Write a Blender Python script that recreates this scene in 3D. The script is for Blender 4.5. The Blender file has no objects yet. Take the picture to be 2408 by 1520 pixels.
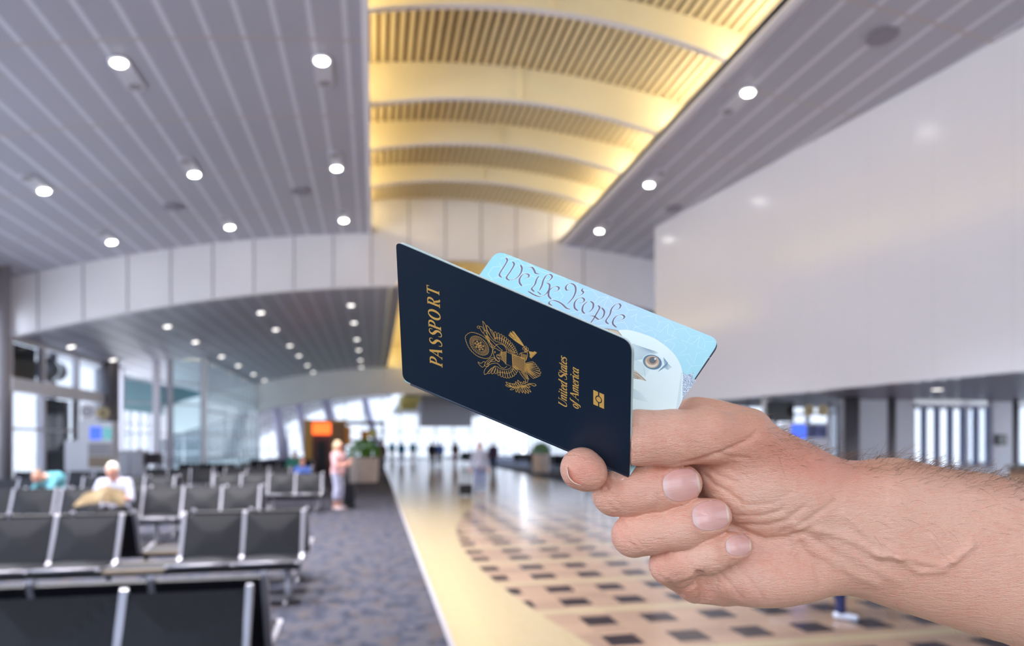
import bpy, bmesh, math, random
import numpy as np
from mathutils import Vector, Matrix

# ---------------------------------------------------------------- camera, world, exposure
SC = bpy.context.scene
COL = SC.collection
PI = math.pi
F = 1535.0                 # focal length in pixels of the 2408 px wide frame
CAMH = 1.70                # eye height
HY = 1038.0                # row of the horizon
YAW = math.atan(324 / F)   # camera turned right of the concourse axis (+Y)
cd = bpy.data.cameras.new('camera')
cam = bpy.data.objects.new('camera', cd)
COL.objects.link(cam)
cam.location = (0, 0, CAMH)
cam.rotation_euler = (PI / 2, 0, -YAW)
cd.sensor_width = 36
cd.lens = F * 36 / 2408
cd.shift_y = (HY - 760) / 2408
cd.clip_start = 0.02
cd.clip_end = 400
cd.dof.use_dof = True
cd.dof.focus_distance = 0.303
cd.dof.aperture_fstop = 7.2
SC.camera = cam

W = bpy.data.worlds.new('sky')
SC.world = W
W.use_nodes = True
nt = W.node_tree
nt.nodes.clear()
wo = nt.nodes.new('ShaderNodeOutputWorld')
bg = nt.nodes.new('ShaderNodeBackground')
tc = nt.nodes.new('ShaderNodeTexCoord')
sp = nt.nodes.new('ShaderNodeSeparateXYZ')
rp = nt.nodes.new('ShaderNodeValToRGB')
nt.links.new(tc.outputs['Generated'], sp.inputs[0])
nt.links.new(sp.outputs['Z'], rp.inputs[0])
nt.links.new(rp.outputs[0], bg.inputs[0])
nt.links.new(bg.outputs[0], wo.inputs[0])
rp.color_ramp.elements[0].position = 0.0
rp.color_ramp.elements[0].color = (0.86, 0.91, 1.0, 1)
rp.color_ramp.elements[1].position = 0.9
rp.color_ramp.elements[1].color = (0.50, 0.68, 1.0, 1)
bg.inputs[1].default_value = 2.5
SC.view_settings.view_transform = 'Standard'
SC.view_settings.look = 'None'
SC.view_settings.exposure = 0.87
SC.view_settings.gamma = 1
SC.view_settings.use_curve_mapping = False
SC.cycles.max_bounces = 7
SC.cycles.diffuse_bounces = 4
SC.cycles.glossy_bounces = 3
SC.cycles.transparent_max_bounces = 12
SC.cycles.sample_clamp_indirect = 4
SC.cycles.use_denoising = True
try:
    SC.cycles.denoiser = 'OPENIMAGEDENOISE'
except Exception:
    pass
SC.cycles.caustics_reflective = False
SC.cycles.caustics_refractive = False

# ---------------------------------------------------------------- geometry of the view (used to measure places off the photograph)
_c, _s = math.cos(YAW), math.sin(YAW)
CR = np.array([_c, -_s, 0.0])
CF = np.array([_s, _c, 0.0])
CZ = np.array([0, 0, 1.0])
CO = np.array([0, 0, CAMH])
def ray(px, py): return CF + CR * (px - 1204) / F + CZ * (HY - py) / F
def atY(px, py, Y): v = ray(px, py); return CO + v * (Y / v[1])
def atX(px, py, X): v = ray(px, py); return CO + v * (X / v[0])
def atZ(px, py, z=0.0): v = ray(px, py); return CO + v * ((z - CAMH) / v[2])
def xatY(px, Y): return float(atY(px, HY, Y)[0])
def zatY(px, py, Y): return float(atY(px, py, Y)[2])
def zc1(x): return 8.05 - .0123 * (x - 3) ** 2        # underside of the first, high ceiling
def zc2(x): return 6.45 - .0123 * (x - 3) ** 2        # second, lower ceiling
def zc3(x): return 5.2 - .0123 * (x - 3) ** 2

# ---------------------------------------------------------------- materials
def new_mat(name):
    m = bpy.data.materials.new(name); m.use_nodes = True
    return m, m.node_tree, m.node_tree.nodes['Principled BSDF']
def col4(c): return (c[0], c[1], c[2], 1)
def srgb(r, g, b):
    f = lambda v: (v / 255 / 12.92) if v / 255 <= .04045 else ((v / 255 + .055) / 1.055) ** 2.4
    return (f(r), f(g), f(b))
def mat(name, color, rough=.6, metal=0, spec=.5, var=0.0, scale=8, bump=0.0, bscale=60, emis=None, es=0, coat=0, dist=.002):
    m, t, b = new_mat(name)
    b.inputs['Base Color'].default_value = col4(color)
    b.inputs['Roughness'].default_value = rough
    b.inputs['Metallic'].default_value = metal
    b.inputs['Specular IOR Level'].default_value = spec
    if coat: b.inputs['Coat Weight'].default_value = coat; b.inputs['Coat Roughness'].default_value = .08
    if emis:
        b.inputs['Emission Color'].default_value = col4(emis); b.inputs['Emission Strength'].default_value = es
    tcn = t.nodes.new('ShaderNodeTexCoord')
    if var:
        n = t.nodes.new('ShaderNodeTexNoise'); n.inputs['Scale'].default_value = scale; n.inputs['Detail'].default_value = 3
        t.links.new(tcn.outputs['Object'], n.inputs['Vector'])
        r = t.nodes.new('ShaderNodeValToRGB')
        r.color_ramp.elements[0].position = .3; r.color_ramp.elements[1].position = .7
        r.color_ramp.elements[0].color = col4([max(0, v * (1 - var)) for v in color])
        r.color_ramp.elements[1].color = col4([min(1, v * (1 + var)) for v in color])
        t.links.new(n.outputs['Fac'], r.inputs[0]); t.links.new(r.outputs[0], b.inputs['Base Color'])
    if bump:
        n = t.nodes.new('ShaderNodeTexNoise'); n.inputs['Scale'].default_value = bscale
        t.links.new(tcn.outputs['Object'], n.inputs['Vector'])
        bp = t.nodes.new('ShaderNodeBump'); bp.inputs['Strength'].default_value = bump; bp.inputs['Distance'].default_value = dist
        t.links.new(n.outputs['Fac'], bp.inputs['Height']); t.links.new(bp.outputs[0], b.inputs['Normal'])
    return m
class NB:
    """tiny node-math builder"""
    def __init__(s, t): s.t = t
    def m(s, op, a, b=None, c=None):
        n = s.t.nodes.new('ShaderNodeMath'); n.operation = op
        for i, v in enumerate((a, b, c)):
            if v is None: continue
            if isinstance(v, (int, float)): n.inputs[i].default_value = v
            else: s.t.links.new(v, n.inputs[i])
        return n.outputs[0]
    def mix(s, f, a, b):
        n = s.t.nodes.new('ShaderNodeMix'); n.data_type = 'RGBA'
        for i, v in ((0, f), (6, a), (7, b)):
            if isinstance(v, (int, float)): n.inputs[i].default_value = v
            elif isinstance(v, tuple): n.inputs[i].default_value = col4(v)
            else: s.t.links.new(v, n.inputs[i])
        return n.outputs[2]
    def pos(s):
        g = s.t.nodes.new('ShaderNodeNewGeometry'); q = s.t.nodes.new('ShaderNodeSeparateXYZ')
        s.t.links.new(g.outputs['Position'], q.inputs[0]); return q.outputs[0], q.outputs[1], q.outputs[2]
    def noise(s, scale, detail=3, vec=None, rough=.5):
        n = s.t.nodes.new('ShaderNodeTexNoise'); n.inputs['Scale'].default_value = scale; n.inputs['Detail'].default_value = detail
        n.inputs['Roughness'].default_value = rough
        if vec is None:
            g = s.t.nodes.new('ShaderNodeNewGeometry'); vec = g.outputs['Position']
        s.t.links.new(vec, n.inputs['Vector']); return n.outputs['Fac']
    def step(s, v, lo, hi): # 1 where lo<v<hi
        return s.m('MULTIPLY', s.m('GREATER_THAN', v, lo), s.m('LESS_THAN', v, hi))
    def wrap(s, v, off, period):
        return s.m('WRAP', s.m('SUBTRACT', v, off), period, 0.0)

M = {}
M['white'] = mat('white_paint', srgb(232, 232, 238), .55, var=.02)
M['fascia'] = mat('fascia_panel', srgb(232, 229, 232), .45, var=.02, scale=1)
M['seam'] = mat('seam_grey', srgb(150, 146, 152), .7)
M['trim'] = mat('trim_white', srgb(236, 232, 236), .35)
M['cream'] = mat('cream_paint', srgb(244, 232, 198), .5, var=.03, scale=1)
M['alu'] = mat('polished_aluminium', srgb(158, 156, 164), .42, .6, bump=.05, bscale=200)
M['leather'] = mat('black_vinyl', srgb(20, 20, 26), .46, spec=.28, var=.2, scale=30, bump=.15, bscale=300)
M['dark'] = mat('dark_rubber', srgb(30, 30, 34), .6, var=.1)
M['black'] = mat('black_panel', srgb(16, 17, 22), .25)
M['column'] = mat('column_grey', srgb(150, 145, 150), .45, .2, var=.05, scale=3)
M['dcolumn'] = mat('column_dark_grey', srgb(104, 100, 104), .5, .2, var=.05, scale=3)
M['frame'] = mat('window_frame_white', srgb(205, 203, 212), .4, .1)
M['teal'] = mat('teal_blind', srgb(190, 218, 218), .6, var=.08, scale=.8)
M['navy'] = mat('navy_blind', srgb(62, 70, 98), .5, var=.1)
M['beige'] = mat('beige_laminate', srgb(150, 132, 112), .5, var=.05)
M['brown'] = mat('brown_wood', srgb(140, 112, 92), .4, var=.15, scale=5)
M['rust'] = mat('dark_red_door', srgb(96, 24, 16), .4, var=.2, scale=4)
M['gold_wood'] = mat('gold_wood', srgb(190, 140, 60), .45, var=.12, scale=6)
M['orange'] = mat('orange_panel', srgb(225, 145, 50), .5, var=.05)
M['planter'] = mat('planter_stone', srgb(232, 208, 192), .5, var=.08, scale=3)
M['leaf'] = mat('leaf_green', srgb(98, 160, 56), .5, var=.5, scale=6)
M['soil'] = mat('soil', srgb(60, 48, 38), .9, var=.3, scale=20)
M['gbox'] = mat('soffit_grey', srgb(205, 202, 212), .5, var=.03)
def emat(name, c, s): return mat(name, (0, 0, 0), .5, emis=c, es=s)
M['lamp'] = emat('downlight_glow', (1, .97, .93), 14)
M['lamp_far'] = emat('far_downlight_glow', (1, .95, .9), 2.0)
M['cove'] = emat('cove_tube_glow', (1.0, .80, .40), 21)
M['cove_w'] = emat('cove_tube_warm_white_glow', (1.0, .87, .62), 22)
M['screen_blue'] = emat('blue_screen', (.05, .12, .75), 1.0)
M['screen_teal'] = emat('teal_screen', (.12, .4, .45), .7)
M['neon'] = emat('orange_neon', (1, .13, .02), 1.5)
M['panel_lit'] = emat('lit_white_sign', (.8, .85, 1), .9)
def translucent(name, color, k=.6):
    m, t, b = new_mat(name); b.inputs['Base Color'].default_value = col4(color); b.inputs['Roughness'].default_value = .7
    tl = t.nodes.new('ShaderNodeBsdfTranslucent'); tl.inputs[0].default_value = col4(color)
    mx = t.nodes.new('ShaderNodeMixShader'); mx.inputs[0].default_value = k
    t.links.new(b.outputs[0], mx.inputs[1]); t.links.new(tl.outputs[0], mx.inputs[2]); t.links.new(mx.outputs[0], t.nodes['Material Output'].inputs[0]); return m
def glass(name, tint, refl=.1):
    m, t, b = new_mat(name); t.nodes.remove(b)
    o = t.nodes['Material Output']
    tr = t.nodes.new('ShaderNodeBsdfTransparent'); tr.inputs[0].default_value = col4(tint)
    gl = t.nodes.new('ShaderNodeBsdfGlossy'); gl.inputs['Roughness'].default_value = .03
    fr = t.nodes.new('ShaderNodeFresnel'); fr.inputs[0].default_value = 1.45
    mx = t.nodes.new('ShaderNodeMixShader')
    gg = t.nodes.new('ShaderNodeNewGeometry'); nb = NB(t)
    tr.inputs[0].default_value = (1, 1, 1, 1)
    t.links.new(nb.mix(gg.outputs['Backfacing'], tint, (1.0, 1.0, 1.0)), tr.inputs[0])
    t.links.new(nb.m('MULTIPLY', fr.outputs[0], nb.m('SUBTRACT', 1.0, gg.outputs['Backfacing'])), mx.inputs[0]); t.links.new(tr.outputs[0], mx.inputs[1]); t.links.new(gl.outputs[0], mx.inputs[2])
    t.links.new(mx.outputs[0], o.inputs[0]); return m
M['teal'] = translucent('teal_blind_cloth', srgb(150, 180, 184), .5)
M['vane'] = translucent('blind_vane', srgb(176, 194, 224), .6)
M['glass'] = glass('tinted_glass', (.31, .33, .36))
M['glass_clear'] = glass('clear_glass', (.93, .96, .98))
M['glass_teal'] = glass('teal_glass', (.72, .90, .90))


def ceiling_mat():
    m, t, b = new_mat('linear_metal_ceiling'); n = NB(t)
    x, y, z = n.pos()
    w = n.wrap(x, .03, .4925)
    rib = n.step(w, 0.0, .075)
    fine = n.wrap(x, 0, .0410)
    fl = n.step(fine, 0.0, .014)
    sy = n.wrap(y, 10.38, 2.43)
    seam = n.step(sy, 0.0, .07)
    big = n.noise(.35, 2)
    base = n.mix(big, srgb(172, 171, 184), srgb(188, 187, 199))
    c1 = n.mix(n.m('MULTIPLY', fl, .55), base, srgb(118, 117, 130))
    c2 = n.mix(n.m('MULTIPLY', rib, .9), c1, srgb(212, 211, 222))
    c3 = n.mix(n.m('MULTIPLY', seam, .8), c2, srgb(178, 168, 166))
    t.links.new(c3, b.inputs['Base Color'])
    b.inputs['Roughness'].default_value = .42; 
    return m
M['ceiling'] = ceiling_mat()
def floor_mat():
    m, t, b = new_mat('terrazzo_tile_floor'); n = NB(t)
    x, y, z = n.pos()
    # curved inlay: inside a circle about (25.4, 9.55)
    dx = n.m('SUBTRACT', x, 25.37); dy = n.m('SUBTRACT', y, 9.55)
    r = n.m('SQRT', n.m('ADD', n.m('MULTIPLY', dx, dx), n.m('MULTIPLY', dy, dy)))
    inside = n.m('LESS_THAN', r, 24.0)
    col = n.wrap(x, 2.08 - .1525, .61)
    dcol = n.step(col, 0.0, .305)
    yy = n.wrap(y, 4.92, 1.345)
    d1 = n.step(yy, .35 - .15, .35 + .15); d2 = n.step(yy, .96 - .15, .96 + .15)
    drow = n.m('MAXIMUM', d1, d2)
    band = n.m('MAXIMUM', n.step(yy, 0.0, .08), n.m('GREATER_THAN', yy, 1.345 - .08))
    cell = n.noise(2.2, 1)
    nz = n.noise(14, 4)
    # per-tile tone
    wn = t.nodes.new('ShaderNodeTexWhiteNoise'); wn.noise_dimensions = '2D'
    cb = t.nodes.new('ShaderNodeCombineXYZ')
    t.links.new(n.m('FLOOR', n.m('DIVIDE', n.m('SUBTRACT', x, 1.9275), .305)), cb.inputs[0])
    t.links.new(n.m('FLOOR', n.m('DIVIDE', y, .305)), cb.inputs[1])
    t.links.new(cb.outputs[0], wn.inputs['Vector'])
    cream = n.mix(n.m('MULTIPLY', nz, .9), srgb(184, 168, 136), srgb(170, 152, 122))
    pink = n.mix(wn.outputs['Value'], srgb(174, 146, 124), srgb(156, 130, 112))
    dark = n.mix(n.noise(30, 3), srgb(40, 32, 34), srgb(60, 50, 52))
    gx = n.wrap(x, 1.9275, .305)
    grout = n.m('LESS_THAN', gx, .008)
    pat = n.mix(n.m('MULTIPLY', grout, .35), pink, srgb(140, 110, 92))
    pat = n.mix(n.m('MULTIPLY', dcol, drow), pat, dark)
    pat = n.mix(band, pat, cream)
    # plain cream border: larger tiles with hairline joints
    row = n.m('FLOOR', n.m('DIVIDE', n.m('SUBTRACT', y, 4.92), .3362))
    gy = n.wrap(y, 4.92, .3362)
    off = n.m('MULTIPLY', n.m('WRAP', row, 2.0, 0.0), .30)
    gx2 = n.wrap(n.m('ADD', x, off), .1, .61)
    j = n.m('MAXIMUM', n.m('LESS_THAN', gy, .007), n.m('LESS_THAN', gx2, .007))
    plain = n.mix(n.m('MULTIPLY', j, .45), cream, srgb(150, 124, 84))
    fin = n.mix(inside, plain, pat)
    t.links.new(fin, b.inputs['Base Color'])
    b.inputs['Roughness'].default_value = .16; b.inputs['Specular IOR Level'].default_value = .55
    return m
M['floor'] = floor_mat()
def carpet_mat():
    m, t, b = new_mat('mottled_blue_carpet'); n = NB(t)
    g = t.nodes.new('ShaderNodeNewGeometry'); mp = t.nodes.new('ShaderNodeMapping')
    mp.inputs['Scale'].default_value = (1.0, .55, 1)
    t.links.new(g.outputs['Position'], mp.inputs[0])
    a = n.noise(6.5, 4, mp.outputs[0], .6)
    c = n.noise(4.5, 3, mp.outputs[0], .6)
    r = t.nodes.new('ShaderNodeValToRGB'); cr = r.color_ramp
    cr.elements[0].position = .40; cr.elements[0].color = col4(srgb(24, 28, 46))
    cr.elements[1].position = .60; cr.elements[1].color = col4(srgb(64, 62, 72))
    e = cr.elements.new(.46); e.color = col4(srgb(42, 46, 66))
    e = cr.elements.new(.54); e.color = col4(srgb(64, 62, 72))
    t.links.new(a, r.inputs[0])
    br = n.step(c, .56, 1.0)
    fin = n.mix(n.m('MULTIPLY', br, .5), r.outputs[0], srgb(70, 58, 54))
    t.links.new(fin, b.inputs['Base Color']); b.inputs['Roughness'].default_value = .85
    bp = t.nodes.new('ShaderNodeBump'); bp.inputs['Distance'].default_value = .004
    t.links.new(n.noise(160, 2), bp.inputs['Height']); t.links.new(bp.outputs[0], b.inputs['Normal'])
    return m
M['carpet'] = carpet_mat()
def bulk_mat():
    m, t, b = new_mat('gloss_white_wall_panel'); n = NB(t)
    x, y, z = n.pos()
    j = n.step(n.wrap(y, .4, 1.22), 0.0, .012)
    c = n.mix(n.m('MULTIPLY', j, .25), srgb(230, 228, 236), srgb(182, 180, 192))
    t.links.new(c, b.inputs['Base Color']); b.inputs['Roughness'].default_value = .2
    b.inputs['Specular IOR Level'].default_value = .9
    return m
M['bulk'] = bulk_mat()

# ---------------------------------------------------------------- mesh helpers
def link(o, parent=None):
    COL.objects.link(o)
    if parent is not None: o.parent = parent
    return o
def mesh_obj(name, verts, faces, m=None, parent=None, smooth=False):
    me = bpy.data.meshes.new(name); me.from_pydata([tuple(map(float, v)) for v in verts], [], faces); me.update()
    if m is not None:
        for mm in (m if isinstance(m, (list, tuple)) else [m]): me.materials.append(mm)
    if smooth: me.shade_smooth()
    return link(bpy.data.objects.new(name, me), parent)
def empty(name, loc=(0, 0, 0), rz=0):
    o = bpy.data.objects.new(name, None); o.location = loc; o.rotation_euler = (0, 0, rz); o.empty_display_size = .1
    COL.objects.link(o); return o
def tag(o, label=None, cat=None, group=None, kind=None):
    if label: o['label'] = label
    if cat: o['category'] = cat
    if group: o['group'] = group
    if kind: o['kind'] = kind
    return o
def struct(o): o['kind'] = 'structure'; return o
def copy_tree(o, parent=None):
    c = o.copy(); COL.objects.link(c)
    if parent is not None: c.parent = parent
    for ch in list(o.children): copy_tree(ch, c)
    return c
class MB:
    def __init__(s): s.v = []; s.f = []
    def add(s, vs, fs):
        n = len(s.v); s.v += [tuple(map(float, v)) for v in vs]; s.f += [tuple(i + n for i in f) for f in fs]; return s
    def box(s, x0, y0, z0, x1, y1, z1):
        x0, x1 = sorted((x0, x1)); y0, y1 = sorted((y0, y1)); z0, z1 = sorted((z0, z1))
        v = [(x, y, z) for z in (z0, z1) for y in (y0, y1) for x in (x0, x1)]
        return s.add(v, [(0, 2, 3, 1), (4, 5, 7, 6), (0, 1, 5, 4), (2, 6, 7, 3), (0, 4, 6, 2), (1, 3, 7, 5)])
    def cyl(s, p0, p1, r0, r1=None, n=20, caps=True):
        r1 = r0 if r1 is None else r1
        p0 = Vector(p0); p1 = Vector(p1); d = (p1 - p0).normalized()
        a = d.orthogonal().normalized(); b = d.cross(a)
        vs = []
        for p, r in ((p0, r0), (p1, r1)):
            for i in range(n):
                t = 2 * PI * i / n; vs.append(p + (a * math.cos(t) + b * math.sin(t)) * r)
        fs = [(i, (i + 1) % n, n + (i + 1) % n, n + i) for i in range(n)]
        if caps: fs += [tuple(range(n - 1, -1, -1)), tuple(range(n, 2 * n))]
        return s.add(vs, fs)
    def tube(s, pts, r, n=8):
        pts = [Vector(p) for p in pts]; k = len(pts); vs = []
        for i, p in enumerate(pts):
            d = (pts[min(i + 1, k - 1)] - pts[max(i - 1, 0)]).normalized()
            a = d.cross(Vector((0, 0, 1)))
            if a.length < .05: a = d.cross(Vector((1, 0, 0)))
            a.normalize(); b = d.cross(a)
            rr = r[i] if isinstance(r, (list, tuple)) else r
            for j in range(n):
                t = 2 * PI * j / n; vs.append(p + (a * math.cos(t) + b * math.sin(t)) * rr)
        fs = [(i * n + j, i * n + (j + 1) % n, (i + 1) * n + (j + 1) % n, (i + 1) * n + j) for i in range(k - 1) for j in range(n)]
        fs += [tuple(range(n - 1, -1, -1)), tuple(range((k - 1) * n, k * n))]
        return s.add(vs, fs)
    def slab(s, prof, x0, x1):   # closed YZ profile extruded along X
        n = len(prof); vs = [(x, p[0], p[1]) for x in (x0, x1) for p in prof]
        fs = [(i, (i + 1) % n, n + (i + 1) % n, n + i) for i in range(n)] + [tuple(range(n - 1, -1, -1)), tuple(range(n, 2 * n))]
        return s.add(vs, fs)
    def build(s, name, m, parent=None, smooth=False, bevel=0):
        o = mesh_obj(name, s.v, s.f, m, parent, smooth)
        bm = bmesh.new(); bm.from_mesh(o.data); bmesh.ops.recalc_face_normals(bm, faces=bm.faces); bm.to_mesh(o.data); bm.free()
        if smooth: o.data.shade_smooth()
        if bevel:
            b = o.modifiers.new('bevel', 'BEVEL'); b.width = bevel; b.segments = 2; b.limit_method = 'ANGLE'
        return o
def band_strip(xs, f0, f1, y0, y1):
    """solid curved strip: for each x the z runs f0(x)..f1(x), y0..y1"""
    mb = MB(); vs = []
    for x in xs: vs += [(x, y0, f0(x)), (x, y1, f0(x)), (x, y1, f1(x)), (x, y0, f1(x))]
    fs = []
    for i in range(len(xs) - 1):
        a = 4 * i; b = a + 4
        for j in range(4): fs.append((a + j, a + (j + 1) % 4, b + (j + 1) % 4, b + j))
    fs += [(3, 2, 1, 0), tuple(4 * (len(xs) - 1) + j for j in range(4))]
    return mb.add(vs, fs)
def lin(a, b, n): return [a + (b - a) * i / (n - 1) for i in range(n)]
# ---------------------------------------------------------------- the hall: floor, ceilings, vault
LX = -9.6      # left window wall
SL0, SR0 = -.08, 5.76   # edges of the long vault opening
struct(MB().box(.64, -6, -.15, 7.6, 75, 0).build('floor', M['floor']))
struct(MB().box(LX - .3, -6, -.15, .64, 75, 0).build('floor_left', M['carpet']))
struct(MB().box(7.6, -6, -.15, 22, 75, 0).build('floor_right', M['carpet']))
mb = MB().box(.61, -6, 0, .655, 75, .006)
struct(mb.build('trim_1', M['seam']))
def vault_deck(x, zr=9.12): return zr - .029 * (x - 2.85) ** 2
# main ceiling in two wings
for nm, xs in (('ceiling_left', lin(LX, SL0, 30)), ('ceiling_right', lin(SR0, 11.5, 18))):
    struct(band_strip(xs, zc1, lambda x: zc1(x) + .12, -6, 20.0).build(nm, M['ceiling'], smooth=False))
# white edge trims of the opening
struct(MB().box(SL0 - .10, -6, zc1(SL0) - .05, SL0, 20, zc1(SL0) + .16).build('trim_2', M['trim']))
struct(MB().box(SR0, -6, zc1(SR0) - .06, SR0 + .13, 20, zc1(SR0) + .14).build('trim_3', M['trim']))
# vault above: side walls and corrugated deck
struct(MB().box(-.75, -6, 8.0, -.65, 20, 9.3).build('wall_vault_left', M['cream']))
struct(MB().box(6.35, -6, 8.0, 6.45, 20, 9.3).build('wall_vault_right', M['cream']))
def corrugated(x0, x1, y0, y1, f, period=.165, depth=.055):
    pts = []; x = x0
    while x < x1:
        pts += [(x, 0), (x + period * .42, 0), (x + period * .5, depth), (x + period * .92, depth)]; x += period
    vs = []; fs = []
    for (x, h) in pts: vs += [(x, y0, f(x) + h), (x, y1, f(x) + h), (x, y1, f(x) + .16), (x, y0, f(x) + .16)]
    for i in range(len(pts) - 1):
        a = 4 * i; b = a + 4
        for j in range(4): fs.append((a + j, a + (j + 1) % 4, b + (j + 1) % 4, b + j))
    fs += [(3, 2, 1, 0), tuple(4 * (len(pts) - 1) + j for j in range(4))]
    return MB().add(vs, fs)
M['deck'] = mat('cream_corrugated_deck', srgb(236, 220, 180), .5, var=.03, scale=1)
cv = struct(corrugated(-.7, 6.45, -6, 20.2, vault_deck, depth=.08).build('ceiling_vault', M['deck']))
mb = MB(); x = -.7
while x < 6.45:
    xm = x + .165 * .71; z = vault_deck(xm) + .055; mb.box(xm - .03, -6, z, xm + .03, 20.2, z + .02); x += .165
sg_ = mb.build('recess_shade_strips', mat('tan_recess_shade', srgb(128, 104, 72), .8), cv); sg_['kind'] = 'stuff'  # dark strips stand in for the shade inside the deck recesses
# cross beams of the vault with a ridge stiffener
bi = 0
for Y, zb in ((3.0, 8.6), (5.44, 8.6), (7.87, 8.65), (10.27, 8.72), (12.66, 8.47), (15.0, 8.63), (17.4, 8.72)):
    bt = lambda x, zb=zb: zb - .042 * (x - 2.85) ** 2
    o = band_strip(lin(-.65, 6.35, 24), bt, lambda x: vault_deck(x) + .01, Y, Y + .06).build('ceiling_beam', M['cream'])
    fl = band_strip(lin(-.65, 6.35, 24), lambda x: bt(x) - .025, bt, Y - .02, Y + .10)
    struct(o); fo = fl.build('bottom_flange', M['fascia'], o)
    MB().box(2.82, Y - .06, bt(2.85), 2.88, Y, vault_deck(2.85)).build('stiffener', M['cream'], o)
# cove lamps lying on the ledge each side, between the beams
for side, x, mm, ya, yb, z, m2 in (('left', -.40, 'cove', 3, 19.9, 8.22, 'near'), ('right', 6.12, 'cove_w', 3, 19.9, 8.22, 'near'), ('left', .68, 'cove', 20.4, 41.8, 6.49, 'far'), ('right', 5.18, 'cove', 20.4, 41.8, 6.49, 'far')):
    r = empty('cove_light', (x, (ya + yb) / 2, z)); h = (yb - ya) / 2
    MB().cyl((0, -h + .05, .05), (0, h - .05, .05), .022, n=10).build('tube', M[mm], r, True)
    MB().box(-.05, -h, -.02, .05, h, .02).build('batten', M['white'], r, bevel=.004)
    tag(r, 'warm cove light line hidden on the %s ledge of the %s' % (side, 'big yellow vault' if m2 == 'near' else 'farther lower recess'), 'cove light')
struct(MB().box(-.66, -6, 8.12, SL0 - .1, 20, 8.2).build('trim_4', M['white']))
struct(MB().box(SR0 + .13, -6, 8.12, 6.36, 20, 8.2).build('trim_5', M['white']))

# fascia wall across the hall at Y=20 (with opening of the lower vault)
SEAMX = [SL0 - 1.107 * k for k in range(-6, 9)]
def vaultlow(x): return 7.30 - .10 * (x - 2.9) ** 2
def ztop(x): return vault_deck(x) + .1 if -.75 < x < 6.42 else zc1(x) + .1
xs = lin(LX - .05, -.76, 24) + lin(-.74, 6.4, 22) + lin(6.43, 14, 10)
def zbot(x): return max(zc2(x), vaultlow(x)) if .8 < x < 5.0 else zc2(x)
fo = struct(band_strip(xs, zbot, ztop, 20.0, 20.25).build('wall_fascia', M['fascia']))
for x in SEAMX:
    MB().box(x - .014, 19.985, zbot(x) + .03, x + .014, 20.0, (vault_deck(x) if -.7 < x < 6.4 else zc1(x)) - .01).build('panel_joint', M['seam'], fo)
# lower ceiling beyond, with its own lit recess
struct(MB().box(LX - 3, 28, 5.0, LX, 43, 5.1).build('ceiling_lounge', M['white']))
struct(band_strip(lin(LX - .1, .85, 24), zc2, lambda x: zc2(x) + .1, 20.25, 42).build('ceiling_lower_left', M['ceiling']))
struct(band_strip(lin(5.0, 14, 18), zc2, lambda x: zc2(x) + .1, 20.25, 42).build('ceiling_lower_right', M['ceiling']))
struct(corrugated(.45, 5.4, 20.25, 42, lambda x: 7.75 - .03 * (x - 2.9) ** 2).build('ceiling_lower_vault', M['deck']))
struct(MB().box(.45, 20.25, 6.3, .5, 42, 7.9).build('wall_lower_vault_left', M['cream']))
struct(MB().box(5.35, 20.25, 6.3, 5.4, 42, 7.9).build('wall_lower_vault_right', M['cream']))
struct(MB().box(.5, 20.25, 6.42, .85, 42, 6.47).build('trim_6', M['white']))
struct(MB().box(5.0, 20.25, 6.42, 5.35, 42, 6.47).build('trim_7', M['white']))
struct(MB().box(LX, 41.9, 6.3, 14, 42.0, 8.2).build('wall_recess_end', M['cream']))
# second fascia and third ceiling
struct(band_strip(lin(LX - 3, 14, 30), lambda x: 4.72 - .0123 * (x - 3) ** 2, lambda x: zc2(x) + .1, 42, 42.25).build('wall_fascia_far', M['fascia']))
struct(band_strip(lin(1.9, 10, 20), lambda x: 4.72 - .0123 * (x - 3) ** 2, lambda x: 4.82 - .0123 * (x - 3) ** 2, 42.25, 75).build('ceiling_far', M['ceiling']))
struct(band_strip(lin(LX - 3, 1.9, 10), lambda x: 6.6 - .02 * (x - 3) ** 2, lambda x: 6.7 - .02 * (x - 3) ** 2, 42.25, 75).build('ceiling_far_left', M['ceiling']))
# far box soffit hanging (grey) and yellow recess
Y = 50
struct(MB().box(xatY(990, Y), Y, zatY(1030, 1003, Y), xatY(1110, Y), Y + 2, 4.75).build('wall_far_soffit', M['gbox']))
Y = 44
x0, x1 = xatY(940, Y), xatY(990, Y)
o = empty('light_trough', ((x0 + x1) / 2, Y, 4.62))
mb = MB()
for i in range(6):
    mb.box(-.62, -1.2 + i * .9, -.02, .62, -1.2 + i * .9 + .5, -.08 - .12 * i)
M['trough'] = mat('painted_yellow_glow', srgb(252, 236, 150), .4, var=.04)  # yellow cove light put into the colour; the trough itself emits nothing
mb.build('louvre', M['trough'], o)
MB().box(-.66, -1.3, -.9, -.6, 4, .1).build('side_cheek', M['trough'], o)
tag(o, 'yellow louvred light trough hanging under the far ceiling, left of the dark blue cover', 'lamp')

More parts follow.
